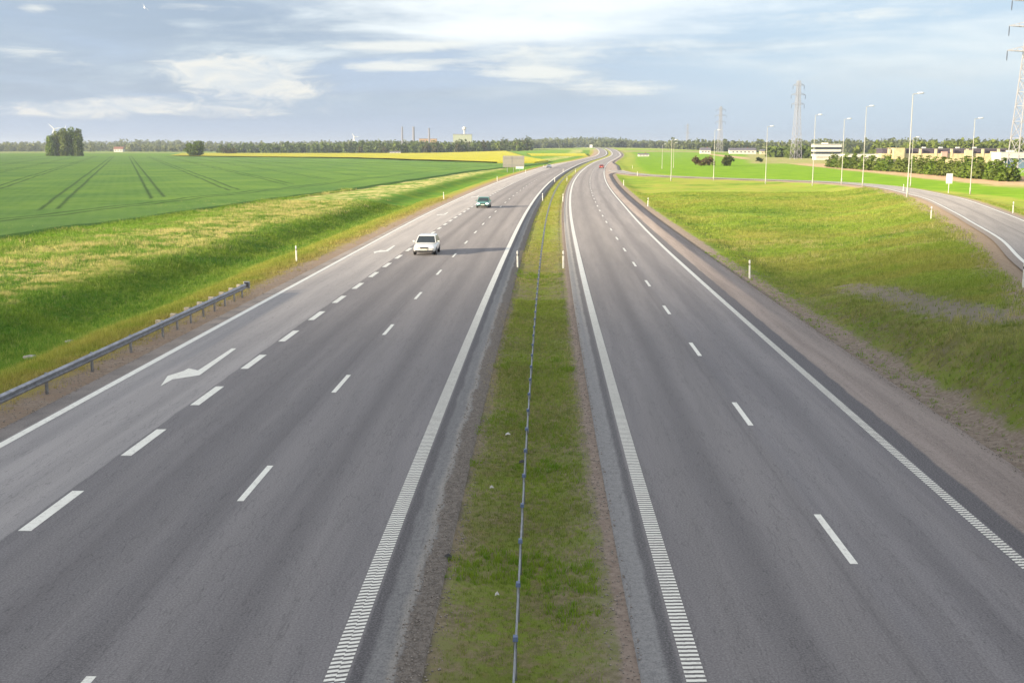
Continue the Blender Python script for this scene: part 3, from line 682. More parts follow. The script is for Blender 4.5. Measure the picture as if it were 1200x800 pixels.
# taller weed clumps: pale dead stalks and leafy weeds
WEED = mat_leaf('dry_weeds', (0.34, 0.34, 0.10), (0.54, 0.47, 0.20), 2.0)
def acc_w(t, y, rs): return (bumps(t*2.3+4, y*1.9)+0.5*bumps(t*.5, y*.5+3) > 0.35)
o = tufts('dry_weeds', 4200, (14.8, 36), (28, 120), 0.22, 0.60, 0.018, WEED, acc_w, 8, 1.0, 0.16, 5)
tag(o, 'pale seeding weeds scattered over the lower part of the right slope', 'weeds', kind='stuff')
o = tufts('dry_weeds', 9000, (-62, -29), (50, 200), 0.30, 0.75, 0.030, WEED, acc_w, 7, 1.3, 0.2, 6)
tag(o, 'pale straw coloured dry weeds between the ditch and the wheat field', 'weeds', kind='stuff')

# ------------------------------------------------------------------ cable barrier in the median
def build_cable_barrier():
    root = empty('cable_barrier', (0, 12.5, 0))
    tag(root, 'long steel wire rope barrier with short posts down the middle of the median', 'barrier')
    blue = simple('blue_grey_cap', (0.10, 0.14, 0.24), 0.5)
    ys = np.concatenate([np.arange(12.4, 120, 2.25), np.arange(121.5, 620, 4.5)])
    TX = -0.05
    for zz, dx in ((0.66, 0.0), (0.54, 0.012), (0.42, -0.012)):
        mb = MB(); pts = [(float(M(y))+TX+dx, y-12.5, float(ground_z(M(y), y, False))+zz) for y in np.concatenate([np.arange(4, 120, 4.5), np.arange(124, 620, 15)])]
        for a, c in zip(pts[:-1], pts[1:]): mb.tube(a, c, 0.011 if a[1] < 110 else 0.018, n=5)
        mb.build('cable', STEEL, root)
    def post_mb(y):
        x0 = float(M(y))+TX; z0 = float(ground_z(x0, y, False)); mb = MB()
        mb.box((x0, y-12.5, z0+0.28), (0.055, 0.10, 0.78)); return mb, x0, z0
    for i, y in enumerate(ys[:99]):
        mb, x0, z0 = post_mb(y); p = mb.build('post', STEEL, root)
        MB().box((x0, y-12.5, z0+0.70), (0.085, 0.13, 0.07), taper=0.8).build('cap', blue, p)
    rest = MB()
    for y in ys[99:]:
        mb, x0, z0 = post_mb(y); rest.add(mb.v, mb.f)
    tag(rest.build('post', STEEL, root), kind='stuff')
build_cable_barrier()

# ------------------------------------------------------------------ guardrail on the left
def build_guardrail():
    tb = lambda y: -16.45
    Y0, Y1 = 14.0, 63.6
    root = empty('guardrail', (float(M(Y0))+tb(Y0), Y0, 0))
    tag(root, 'galvanised steel guardrail ending beside the left exit lane', 'guardrail')
    ox, oy = root.location.x, root.location.y
    prof = [(0.0, 0.0), (0.035, .03), (0.075, .06), (0.075, .10), (0.02, .135), (0.02, .175), (0.075, .21), (0.075, .25), (0.035, .28), (0, .31)]
    prof = prof+[(a-0.008, c) for a, c in prof[::-1]]
    rings = []
    for y in np.arange(Y0, Y1+0.1, 1.0):
        x0 = float(M(y))+tb(y)-ox; z0 = 0.36
        rings.append([(x0+a+0.07, y-oy, z0+c) for a, c in prof])
    MB().loft(rings).build('rail_beam', STEEL, root, smooth=False)
    wood = simple('pale_block', (0.50, 0.44, 0.34), 0.8, 0, 0.25, 8)
    ys = [17.8, 21.8, 25.8, 29.8, 33.8, 37.8, 41.7, 45.7, 49.6, 51.6, 53.6, 55.6, 57.5, 59.4, 61.2, 62.8]
    for y in ys:
        x0 = float(M(y))+tb(y)-ox
        mb = MB(); mb.box((x0-0.05, y-oy, 0.18), (0.09, 0.06, 0.94)); mb.box((x0-0.085, y-oy, 0.18), (0.012, 0.10, 0.94))
        p = mb.build('post', STEEL, root)
        if y > 48: MB().box((x0-0.22, y-oy+0.05, 0.50), (0.26, 0.16, 0.30)).build('spacer_block', wood, p, bevel=0.01)
    e = MB(); x0 = float(M(Y1))+tb(Y1)-ox
    e.box((x0-0.02, Y1-oy+0.12, 0.515), (0.34, 0.22, 0.40)); e.build('end_terminal', STEEL, root, bevel=0.04)
    MB().box((x0-0.02, Y1-oy-0.01, 0.54), (0.22, 0.03, 0.26)).build('end_plate', DARKM, root, bevel=0.01)
build_guardrail()

# ------------------------------------------------------------------ delineator posts
def make_delineator():
    r = empty('delineator_post', (0, 0, 0))
    n = 10; rings = []
    for z, w in ((-0.25, .055), (0.86, .055)):
        rings.append([(w*math.cos(2*PI*i/n)*1.1, w*0.75*math.sin(2*PI*i/n), z) for i in range(n)])
    MB().loft(rings).build('shaft', WHITE, r, smooth=False)
    MB().lathe([(0.056, 0.86), (0.056, 0.98)], n=10).build('dark_band', DARKM, r)
    MB().lathe([(0.058, 0.98), (0.058, 1.16), (0.03, 1.19)], n=10).build('cap', WHITE, r)
    rf = simple('reflector', (0.75, 0.72, 0.60), 0.2); MB().box((0, -0.058, 0.92), (0.05, 0.01, 0.09)).build('reflector', rf, r)
    return r
posts = [  # x, y, label
 (-14.9-1.0, 83.6, 'nearest delineator post on the left verge, beyond the end of the guardrail'),
 (-10.9, 182.6, 'second delineator post along the left verge, level with the green car'),
 (-3.6, 279.3, 'third delineator post along the left verge, beyond the green car'),
 (4.3, 362, 'fourth delineator post along the left verge, before the back of the road sign'),
 (12.3, 449, 'far delineator post on the left verge beside the distant white car'),
 (15.15, 72.0, 'nearest delineator post on the right gravel shoulder'),
 (19.2, 161.3, 'second delineator post along the right gravel shoulder'),
 (24.2, 248.1, 'third delineator post along the right shoulder, just before the ramp joins'),
 (36.5, 334, 'small delineator post at the tip where the ramp meets the motorway'),
 (48.9, 466, 'far right delineator post at the edge of the young green field'),
 (0.40, 78.2, 'nearest delineator post on the left side of the median'),
 (3.55, 78.2, 'nearest delineator post on the right side of the median'),
 (4.75, 176.8, 'second delineator post on the left side of the median'),
 (7.75, 174.0, 'second delineator post on the right side of the median'),
 (10.1, 271, 'third delineator post on the left side of the median'),
 (13.25, 276, 'third delineator post on the right side of the median'),
 (16.6, 372, 'far delineator post on the left side of the median'),
 (20.7, 374, 'far delineator post on the right side of the median'),
 (41.0, 111.5, 'delineator post on the inner edge of the ramp, at its white line'),
 (23.75, 52.4, 'delineator post of the ramp cut by the right edge of the picture'),
 (52.1, 118.6, 'delineator post on the outer verge of the ramp at the right edge of the picture'),
 (64.4, 188.3, 'small delineator post farther up the inner edge of the ramp beside the lamp'),
]
d0 = make_delineator()
for i, (x, y, lab) in enumerate(posts):
    o = d0 if i == 0 else copy_tree(d0)
    dd, rz = ramp_dist([x], [y]); z = float(ground_z(x, y)) if abs(x-float(M(y))) > 5 else float(ground_z(x, y, False))
    o.location = (x, y, z); o.rotation_euler = (random.uniform(-.03, .03), random.uniform(-.03, .03), 0)
    tag(o, lab, 'delineator', 'white roadside delineator posts')

# ------------------------------------------------------------------ street lamps
def make_lamp():
    r = empty('street_lamp', (0, 0, 0)); H = 14.0
    galv = simple('lamp_pole_paint', (0.46, 0.45, 0.38), 0.6, 0.1)
    MB().lathe([(0.13, -0.5), (0.13, 1.2), (0.09, 1.3), (0.045, H-0.3), (0.035, H)], n=10).build('pole', galv, r, smooth=True)
    MB().tube((0, 0, H-0.05), (0.9, 0, H+0.1), 0.045, 0.04).build('arm', galv, r)
    h = simple('lamp_head', (0.72, 0.73, 0.72), 0.4)
    rings = []
    for x, w, t in ((0.6, .05, .05), (0.75, .15, .10), (1.25, .18, .13), (1.5, .12, .08), (1.55, .04, .03)):
        rings.append([(x, w*math.cos(2*PI*i/10), H+0.14+t*math.sin(2*PI*i/10)) for i in range(10)])
    MB().loft(rings).build('lamp_head', h, r, smooth=True)
    return r
lamps = [ # x, y, total height, label
 (55.3, 160.0, 14.2, 'tallest and nearest street lamp, standing on the inner edge of the ramp'),
 (69.0, 225.4, 15.3, 'tall street lamp at the ramp bend, in front of the left hedge end'),
 (68.6, 238.5, 13.3, 'street lamp between the two tall ones, beside the long white building'),
 (65.2, 248.5, 15.0, 'street lamp rising in front of the white office building'),
 (58.2, 263.0, 12.9, 'street lamp left of the distant lattice pylon, on the green field edge'),
 (51.0, 290, 12.5, 'street lamp beside the brown shrub near the ramp tip'),
 (39.4, 284, 10.0, 'thin leftmost street lamp of the row next to the motorway'),
 (82.9, 207, 13.4, 'street lamp on the far side of the ramp, right of the square sign back'),
 (85.6, 246, 10.4, 'second lamp seen just right of the tallest street lamp'),
 (64.0, 455, 9.8, 'short distant street lamp left of the thin lamp by the motorway'),
 (57.5, 440, 9.4, 'short distant street lamp farthest left of the row'),
]
l0 = make_lamp()
for i, (x, y, h, lab) in enumerate(lamps):
    o = l0 if i == 0 else copy_tree(l0)
    k = h/14.0; o.location = (x, y, float(ground_z(x, y))); o.scale = (1, 1, k)
    tag(o, lab, 'street lamp', 'street lamps along the ramp')

# ------------------------------------------------------------------ pylons
def pylon(x, y, H, rz, lab, W=7.0, arms=((0.66, 6.5), (0.80, 7.5), (0.93, 6.0)), r=0.09):
    g = simple('pylon_steel', (0.42, 0.41, 0.42), 0.7, 0.0)
    z0 = float(ground_z(x, y)); root = empty('lattice_pylon', (x, y, z0), rz); tag(root, lab, 'pylon', 'high voltage lattice pylons')
    def hw(z): 
        k = z/H; return (W/2)*(1-k)**1.0*0.85+0.45 if k < 0.62 else (W/2*(0.38)*0.85+0.45)*(1-(k-0.62)*0.9)
    lv = [0]; 
    while lv[-1] < H*0.97: lv.append(lv[-1]+max(1.8, hw(lv[-1])*1.7))
    lv[-1] = H
    t = MB()
    for a, c in zip(lv[:-1], lv[1:]):
        A, C = hw(a), hw(c)
        P = [(-1, -1), (1, -1), (1, 1), (-1, 1)]
        for i in range(4):
            p, q = P[i], P[(i+1) % 4]
            t.tube((p[0]*A, p[1]*A, a), (p[0]*C, p[1]*C, c), r*1.3, n=4)
            t.tube((p[0]*A, p[1]*A, a), (q[0]*C, q[1]*C, c), r*0.7, n=4); t.tube((q[0]*A, q[1]*A, a), (p[0]*C, p[1]*C, c), r*0.7, n=4)
            t.tube((p[0]*C, p[1]*C, c), (q[0]*C, q[1]*C, c), r*0.7, n=4)
    t.build('tower', g, root)
    for k, L in arms:
        z = H*k; w = hw(z); c = MB(); ins = MB(); c.tube((-w, 0, z), (w, 0, z), r, n=4)
        for yy in (-w, w): c.tube((-w, yy, z), (w, yy, z), r, n=4)
        for s in (-1, 1):
            for yy in (-w, w): c.tube((s*w, yy, z), (s*L, 0, z+0.2), r, n=4); c.tube((s*w, yy, z+1.5), (s*L, 0, z+0.2), r*0.8, n=4)
            for j in range(1, 4):
                u = j/4; xx = s*(w+(L-w)*u); c.tube((xx, -w*(1-u), z), (xx, w*(1-u), z), r*0.6, n=4); c.tube((xx, -w*(1-u), z+0.05), (xx, 0, z+0.2+1.3*(1-u)), r*0.6, n=4)
            ins.lathe([(0.10, -2.6), (0.14, -1.4), (0.10, 0.1)], (s*L, 0, z), n=6)
        a = c.build('crossarm', g, root); ins.build('insulator', DARKM, a)
pylon(146.8, 330, 56, 0.06, 'huge near lattice pylon cut by the right edge of the picture', 6.8, ((0.625, 7.0), (0.745, 6.9), (0.87, 6.6)), 0.12)
pylon(192.5, 780, 52, 0.35, 'distant lattice pylon standing above the trees left of the white office', 5.6, ((0.70, 5.0), (0.82, 5.6), (0.94, 4.4)), r=0.10)
pylon(240, 1330, 52, 0.35, 'faint lattice pylon far off, just right of the lamp by the brown shrub', 5.8, r=0.12)
pylon(350, 2300, 52, 0.35, 'faintest and most distant lattice pylon, above the far woods', 5.5, r=0.12)

# ------------------------------------------------------------------ trees
def leaf_cloud(blobs, n, size, seed=0, surf=0.55):
    """n leaf-clump quads spread through ellipsoid blobs (cx,cy,cz,rx,ry,rz)"""
    rs = np.random.RandomState(seed); B = np.array(blobs); w = B[:, 3]*B[:, 4]*B[:, 5]; idx = rs.choice(len(B), n, p=w/w.sum())
    d = rs.randn(n, 3); d /= np.linalg.norm(d, axis=1)[:, None]; rad = (surf+(1-surf)*rs.rand(n))[:, None]*(0.85+0.3*rs.rand(n))[:, None]
    c = B[idx, :3]+d*rad*B[idx, 3:]
    a = rs.randn(n, 3); a -= d*0.4*(a*d).sum(1)[:, None]; a /= np.linalg.norm(a, axis=1)[:, None]; b_ = np.cross(a, rs.randn(n, 3)); b_ /= np.linalg.norm(b_, axis=1)[:, None]
    s = (size*(0.6+0.8*rs.rand(n)))[:, None]
    v = np.stack([c-a*s-b_*s*0.6, c+a*s*0.8-b_*s*0.4, c+a*s*0.9+b_*s*0.7, c-a*s*0.7+b_*s*0.5], 1)
    return v.reshape(-1, 3), np.arange(4*n).reshape(-1, 4)
def round_blobs(H, W, n, seed, z0=0.25, top=0.5):
    rs = np.random.RandomState(seed); out = []
    for i in range(n):
        k = z0+(1-z0)*rs.rand()*0.85; rad = W/2*math.sqrt(max(0.12, 1-((k-0.55)/0.55)**2))*0.55
        a = rs.rand()*2*PI; out.append((rad*math.cos(a), rad*math.sin(a), k*H, W*0.24*rs.uniform(.7, 1.2), W*0.24*rs.uniform(.7, 1.2), H*0.16*rs.uniform(.7, 1.15)))
    return out
def tree_proto(name, H, W, blobs, nleaf, size, leafmat, seed, tr=0.28, limbs=5, tz=0.5):
    r = empty(name, (0, 0, 0)); rs = random.Random(seed)
    mb = MB(); mb.tube((0, 0, -0.4), (0.05*H*0.1, 0, H*tz), tr, tr*0.55, 8); mb.tube((0.05*H*0.1, 0, H*tz), (0, 0.1, H*0.85), tr*0.55, tr*0.12, 6)
    for i in range(limbs):
        a = rs.uniform(0, 2*PI); z = H*rs.uniform(0.25, 0.6); L = W*rs.uniform(.25, .42)
        mb.tube((0, 0, z), (L*math.cos(a), L*math.sin(a), z+L*0.7), tr*0.35, tr*0.08, 5)
    mb.build('trunk', BARK, r)
    v, f = leaf_cloud(blobs, nleaf, size, seed)
    np_mesh('crown', v, f, leafmat, r); return r
LG = mat_leaf('leaf_green', (0.080, 0.120, 0.024), (0.140, 0.190, 0.040), 0.25)
LY = mat_leaf('leaf_yellow_green', (0.110, 0.150, 0.028), (0.190, 0.235, 0.048), 0.25)
LD = mat_leaf('leaf_dark', (0.020, 0.040, 0.012), (0.045, 0.075, 0.020), 0.25)
LB = mat_leaf('leaf_olive', (0.075, 0.080, 0.026), (0.130, 0.125, 0.045), 0.25)
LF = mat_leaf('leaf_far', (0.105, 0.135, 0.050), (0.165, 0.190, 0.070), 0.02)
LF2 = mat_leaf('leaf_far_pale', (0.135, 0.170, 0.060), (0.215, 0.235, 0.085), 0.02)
LY2 = mat_leaf('leaf_bright', (0.110, 0.180, 0.024), (0.205, 0.285, 0.040), 0.5)
LY3 = mat_leaf('leaf_hedge', (0.085, 0.135, 0.022), (0.165, 0.220, 0.038), 0.5)
# poplars: seven columns in one clump
def poplar(x, y, H, W, mat, lab, seed):
    rs = np.random.RandomState(seed)
    bl = [(rs.uniform(-.12, .12)*W, rs.uniform(-.12, .12)*W, k*H, W*0.6*q, W*0.6*q, H*0.12) for k, q in zip(np.linspace(0.08, 0.92, 9), (0.9, 1, 1.05, 1.05, 1.03, 1.0, .95, .85, .62))]
    r = tree_proto('poplar_tree', H, W, bl, 1700, 0.75, mat, seed, 0.45, 4)
    r.location = (x, y, float(ground_z(x, y))); tag(r, lab, 'tree', 'clump of poplars in the left field')
PX = [(-438, 19.0, 8, LY2), (-434.0, 23.5, 8, LY), (-429.5, 26, 8, LY2), (-424.8, 26.0, 8, LY), (-420.4, 27.2, 8, LY2), (-416, 25.5, 8, LY), (-411.8, 21.5, 7.5, LG)]
PL = ['leftmost and lowest poplar of the clump in the left field', 'second poplar from the left in the field clump, below the white turbine blade', 'third poplar from the left in the field clump',
      'middle poplar and tallest of the clump in the left field', 'poplar just right of the middle of the field clump', 'second poplar from the right in the field clump', 'rightmost and darkest poplar of the clump in the left field']
for i, ((x, H, W, m_), lab) in enumerate(zip(PX, PL)): poplar(x, 1093+(i % 3)*5, H, W, m_, lab, 40+i)
# lone round tree and hedge bush
r = tree_proto('round_tree', 15.5, 20, round_blobs(15.5, 19, 20, 5, 0.10), 3200, 0.75, mat_leaf('leaf_lone', (0.075, 0.130, 0.018), (0.145, 0.205, 0.032), 0.2), 5, 0.6, 6)
r.location = (-296, 1072, float(ground_z(-296, 1072))); tag(r, 'lone dark round tree standing in the yellow rapeseed on the left', 'tree')
def bush(name, x, y, H, W, D, mat, lab, cat, seed, n=700, size=0.35, group=None):
    rs = np.random.RandomState(seed)
    bl = [(rs.uniform(-.36, .36)*W, rs.uniform(-.3, .3)*D, H*rs.uniform(.25, .68), W*0.16*rs.uniform(.8, 1.4), D*0.25, H*0.30) for _ in range(12)]
    v, f = leaf_cloud(bl, n, size, seed); root = empty(name, (x, y, float(ground_z(x, y))))
    np_mesh('foliage', v, f, mat, root)
    mb = MB()
    for i in range(7):
        a = rs.uniform(-.3, .3)*W; c = rs.uniform(-.2, .2)*D; mb.tube((a*.6, c*.6, -.2), (a, c, H*.6), .07, .03, 5)
    mb.build('stem', BARK, root); tag(root, lab, cat, group); return root
bush('bush', -343, 1390, 8.5, 24, 10, LB, 'low olive bush right of the lone round tree', 'bush', 61, 500, 0.8)
bush('bush', 85.5, 515, 4.6, 10.5, 6, mat_leaf('leaf_brown', (0.095, 0.062, 0.028), (0.150, 0.105, 0.045), 0.6), 'brown wide shrub standing left of the green shrub in the right field', 'shrub', 62, 900, 0.33)
bush('bush', 96.2, 512, 5.2, 6.2, 6, mat_leaf('leaf_shrub', (0.055, 0.080, 0.018), (0.100, 0.120, 0.030), 0.6), 'rounder green shrub standing right of the brown one', 'shrub', 63, 800, 0.33)
bush('bush', 138, 640, 3.0, 5, 4, LD, 'small dark bush on the tan strip left of the white office', 'bush', 64, 250, 0.35)
# row of young trees in front of the yellow factory
def cone_blobs(H, W, seed):
    rs = np.random.RandomState(seed)
    return [(rs.uniform(-.08, .08)*W, rs.uniform(-.08, .08)*W, k*H, W*.5*(1-k*0.8), W*.5*(1-k*0.8), H*.13) for k in (0.14, 0.3, 0.46, 0.62, 0.78, 0.92)]
protos = []
for i, m_ in enumerate((LY3, LY, LY2)):
    r = tree_proto('young_tree', 5.0, 2.9, cone_blobs(5.0, 2.9, 80+i), 520, 0.22, m_, 80+i, 0.09, 3); protos.append(r)
used = set(); rs = random.Random(12)
def row_label(i, n, y):
    return None
yy = 281.0; spots = []
while yy < 472:
    x = float(np.interp(yy, [282, 315, 387, 455, 470], [122.5, 125.5, 130.5, 131.0, 131.5]))+rs.uniform(-.8, .8)
    spots.append((x, yy, rs.uniform(.90, 1.25))); yy += rs.uniform(3.6, 4.6)*(yy/330)
NUM = ['', 'first', 'second', 'third', 'fourth', 'fifth', 'sixth', 'seventh', 'eighth', 'ninth', 'tenth', 'eleventh', 'twelfth', 'thirteenth', 'fourteenth', 'fifteenth', 'sixteenth', 'seventeenth', 'eighteenth', 'nineteenth', 'twentieth']
for i, (x, y, k) in enumerate(spots):
    pi = rs.randrange(3); o = protos[pi] if pi not in used else copy_tree(protos[pi]); used.add(pi)
    o.location = (x, y, float(ground_z(x, y))); o.scale = (k*rs.uniform(1.7, 2.1), k*rs.uniform(1.5, 1.9), k*0.95); o.rotation_euler = (0, 0, rs.uniform(0, 6.28))
    c_ = ('green', 'yellow green', 'bright green')[pi]; sz = 'tall' if k > 1.1 else 'short'; n_ = len(spots)
    if i < n_//2: w_ = '%s tree from the right end' % (NUM[i+1] if i+1 < len(NUM) else '%dth' % (i+1))
    else: w_ = '%s tree from the left end' % (NUM[n_-i] if n_-i < len(NUM) else '%dth' % (n_-i))
    tag(o, '%s %s bushy young tree, %s of the factory hedge' % (sz, c_, w_), 'tree', 'young tree hedge before the yellow factory')
# copse left of the motorway: individual trees
# far woods as belts of mass foliage
def belt(name, x0, x1, y0, y1, n, Hr, mat, lab, seed, per=90, size=1.9, gap=None, place=None):
    rs = np.random.RandomState(seed); vs, fs, off = [], [], 0
    for i in range(n):
        x = rs.uniform(x0, x1); y = rs.uniform(y0, y1)
        if gap and gap(x, y, rs): continue
        if place: x = place(y, rs)
        H = rs.uniform(*Hr)*(0.92+0.12*math.sin(x*0.011+seed)); W = H*rs.uniform(.6, .95); z = float(ground_z(x, y, False))
        bl = [(x+rs.uniform(-.2, .2)*W, y+rs.uniform(-.2, .2)*W, z+H*k, W*.5*q, W*.5*q, H*.26) for k, q in ((0.22, .95), (0.45, 1.0), (0.68, .8), (.84, .5))]
        v, f = leaf_cloud(bl, per, size, seed*1000+i, 0.75); vs.append(v); fs.append(f+off); off += len(v)
    o = np_mesh(name, np.concatenate(vs), np.concatenate(fs), mat); return tag(o, lab, 'woods', kind='stuff')
LD2 = mat_leaf('leaf_mid', (0.060, 0.090, 0.022), (0.110, 0.140, 0.034), 0.1)
def copse():
    for k, (m_, n, w) in enumerate(((LG, 60, (14, 19)), (LY, 55, (12, 17)), (LB, 45, (10, 16)), (LD2, 22, (13, 19)))):
        belt('copse', 0, 1, 1520, 1820, n, w, m_, ('green', 'yellow green', 'olive', 'dark')[k]+' trees of the crowded copse behind the rapeseed field', 30+k, per=150, size=1.4,
             place=lambda y, r: (-0.137+0.153*r.rand()**0.9)*y)
belt('far_woods', -1450, -260, 2100, 2500, 640, (11, 17), LF2, 'pale hazy band of mixed trees and farms beyond the left fields', 11, gap=lambda x, y, r: r.rand() < 0.2+0.3*math.sin(x*0.02))
belt('far_woods', -1600, 500, 2750, 3300, 1100, (18, 25), LF, 'continuous dark green wood on the horizon behind the left fields', 12, size=2.4, per=70)
belt('far_woods', -420, -190, 1650, 1800, 90, (12, 17), LG, 'loose trees on the left side of the copse behind the rapeseed', 16)
copse()
belt('far_woods', -60, 560, 2300, 2650, 620, (12, 18), LF, 'dark wood closing the view where the motorway disappears', 13, size=2.0, gap=lambda x, y, r: abs(x-float(M(y))) < 26)
belt('far_woods', 250, 1400, 1500, 1900, 760, (13, 20), LF, 'green wood behind the houses and the pylon on the right', 14, size=1.8)
belt('far_woods', 300, 520, 880, 1020, 200, (9, 14.5), LY, 'rounded trees rising behind the yellow factory on the right', 15, size=1.7, per=70)
belt('far_woods', 208, 236, 850, 960, 60, (6, 9.5), LG, 'bushy trees around the foot of the distant pylon', 17, size=1.5, per=60)

# unseen mesh added in the sun's path, behind the viewer, shading the near road
def build_sun_blocker():
    el = SUN_EL; zc = 520.0; D = zc/math.tan(el); u = SUN_TO; w = Vector((u.y, -u.x, 0))       # w: towards the right of the sun's path
    A, B, H = 640.0, 260.0, 55.0
    c = Vector((-2, 50, 0))+w*(B-4)+u*60-u*D+Vector((0, 0, zc))
    rs = np.random.RandomState(4); n, m = 96, 40; th = np.linspace(0, 2*PI, n, endpoint=False); ph = np.linspace(-PI/2+.02, PI/2-.02, m)
    P, T = np.meshgrid(ph, th, indexing='ij'); x, y, z = np.cos(P)*np.cos(T), np.cos(P)*np.sin(T), np.sin(P)
    r = np.ones_like(x)
    for k in range(14):
        a = rs.randn(3)*(2+k*0.7); r += 0.028*np.sin(a[0]*x+a[1]*y+a[2]*z+rs.rand()*6)
    X = x*r*A; Y = y*r*B; Z = z*r*H
    v = np.stack([c.x+X*u.x+Y*w.x, c.y+X*u.y+Y*w.y, c.z+Z], -1).reshape(-1, 3)
    f = [(j*n+i, j*n+(i+1) % n, (j+1)*n+(i+1) % n, (j+1)*n+i) for j in range(m-1) for i in range(n)]
    o = np_mesh('sun_blocker', v, np.array(f), simple('sun_blocker_white', (0.85, 0.85, 0.86), 1.0, spec=0.0), smooth=True); tag(o, kind='structure')
build_sun_blocker()
# ------------------------------------------------------------------ buildings
def window_mat(): return simple('window_glass', (0.035, 0.045, 0.06), 0.15, 0.0, 0.2)
GLASS = window_mat(); BLUEG = simple('blue_glass', (0.22, 0.32, 0.42), 0.2, 0.3, 0.15)
def blt(name, x, y, rz, lab, cat='building', group=None):
    r = empty(name, (x, y, float(ground_z(x, y, False))), rz); return tag(r, lab, cat, group)
def build_buildings():
    wht = simple('white_render', (0.66, 0.64, 0.56), 0.8); wh2 = simple('white_panel', (0.60, 0.62, 0.60), 0.7)
    yel = simple('yellow_render', (0.60, 0.51, 0.29), 0.85, 0, 0.15, 0.5); pale = simple('cream_panel', (0.60, 0.53, 0.33), 0.85); roofm = simple('grey_roof', (0.16, 0.15, 0.17), 0.8)
    plum = simple('dark_cladding', (0.085, 0.070, 0.095), 0.7); tile = simple('red_tile', (0.25, 0.11, 0.07), 0.85); pink = simple('pink_panel', (0.55, 0.36, 0.30), 0.8)
    # white office, three storeys
    r = blt('office_building', 202, 740, 0.0, 'white three storey office with dark ribbon windows, left of the long white building')
    mb = MB()
    for k in range(3): mb.box((0, 0, 3.1+k*2.9), (17-1.0*(2-k)*0.4, 10, 1.45))
    mb.box((-1.5, 0.5, 1.0), (12, 8.6, 3.0)); mb.box((0.4, 0.2, 5.5), (15, 9.2, 8.0)); mb.build('wall', wht, r)
    for k in range(3): 
        wn = MB(); wn.box((0.2, -0.02, 4.55+k*2.9 if k < 2 else 4.55+2*2.9-0.5), (15.6, 9.7, 1.30 if k < 2 else 0.4)); wn.build('window', GLASS, r)
    MB().box((0, 0, 10.0), (17.4, 10.4, 0.3)).build('roof', wh2, r); MB().box((-1, 0, 10.5), (3.5, 3, 0.9)).build('roof_plant_room', wht, r)
    MB().box((2.0, -4.9, 0.9), (3.6, 0.7, 2.4)).build('entrance', wht, r)
    r = blt('long_building', 181, 600, 0.0, 'long low white building right of the white office, partly behind the hedge')
    MB().box((0, 0, 3.9), (17.5, 9, 1.5)).build('fascia', wht, r)
    MB().box((0.6, 0.3, 1.5), (15.8, 8.0, 3.4)).build('wall', plum, r)
    for px, w, z in ((-1.8, 2.8, 2.1), (4.8, 7.0, 2.0), (7.3, 2.4, 0.7)): MB().box((px, -3.85, z), (w, 0.4, 1.3)).build('sign_panel', wht, r)
    MB().box((0, 0, 4.75), (17.7, 9.2, 0.18)).build('roof', roofm, r)
    # yellow factory: long block with piers and dark upper bays
    r = blt('factory_building', 226, 610, 0.0, 'long yellow factory with dark upper bays behind the tree hedge')
    MB().box((4, 6, 2.3), (68, 12, 5.2)).build('wall', yel, r)
    MB().box((-21.5, 3.5, 3.6), (5.6, 12, 8.4)).build('tower_block', yel, r)
    MB().box((4.2, 8.0, 6.1), (66, 10, 2.4)).build('upper_storey', plum, r)
    for i in range(8): MB().box((-26+i*8.3, 0.55, 5.2), (0.9, 1.6, 4.1)).build('pier', pale, r)
    for i, w in enumerate((3.0, 4.2, 2.8)): MB().box((3+i*13, -0.4, 4.3+0.8*(i % 2)), (w, 1.4, 3.2)).build('bay_box', (pink, pale, yel)[i], r)
    MB().box((4.2, 8.0, 7.45), (67, 10.6, 0.3)).build('roof', roofm, r)
    for i in range(4): MB().box((-6+i*9, 5, 7.9), (1.6, 2, 0.8)).build('roof_vent', wh2, r)
    # white framed hall with blue glass at right
    r = blt('glass_hall', 205, 452, 0.0, 'white framed hall with blue glass front at the right edge of the picture')
    MB().box((0, 3, 5.1), (27, 9, 2.2)).build('fascia', wht, r); MB().box((-12.6, 2.9, 1.6), (1.6, 8.9, 4.9)).build('pillar', wht, r)
    for i in range(5):
        MB().box((-9.2+i*4.6, 0.2, 1.95), (4.2, 0.25, 4.0)).build('window', BLUEG, r)
        MB().box((-11.5+i*4.6+4.6, 0.05, 1.95), (0.25, 0.5, 4.0)).build('mullion', wh2, r)
    MB().box((0.6, 4.5, 1.8), (25.6, 7.6, 4.2)).build('wall', plum, r); MB().box((0, 3, 6.28), (27.4, 9.4, 0.14)).build('roof', wh2, r)
    for i in range(2): MB().box((-8+i*9, 3, 6.7), (2.6, 2, 0.8)).build('roof_vent', wht, r)
    # houses
    def house(x, y, w, d, h, rh, lab, wm=wht, rm=roofm, nw=3):
        r = blt('house', x, y, 0.0, lab, 'house'); MB().box((0, 0, h/2-0.3), (w, d, h+0.6)).build('wall', wm, r)
        ro = MB(); a, c = w/2+0.4, d/2+0.5
        ro.add([(-a, -c, h), (a, -c, h), (a, c, h), (-a, c, h), (-a, 0, h+rh), (a, 0, h+rh)], [(0, 1, 5, 4), (2, 3, 4, 5), (0, 4, 3), (1, 2, 5), (3, 2, 1, 0)]); rf = ro.build('roof', rm, r)
        MB().box((w*0.2, 0, h+rh), (0.8, 0.8, 1.4)).build('chimney', tile, rf)
        for i in range(nw): MB().box(((i-(nw-1)/2)*w/nw*0.9, -d/2-0.03, h*0.55), (w/nw*0.35, 0.1, h*0.3)).build('window', GLASS, r)
    house(198, 1180, 10.0, 9, 3.6, 2.6, 'small white house beyond the brown shrub')
    house(238, 1190, 27, 10, 3.8, 2.4, 'long white farmhouse right of the small white house', nw=6)
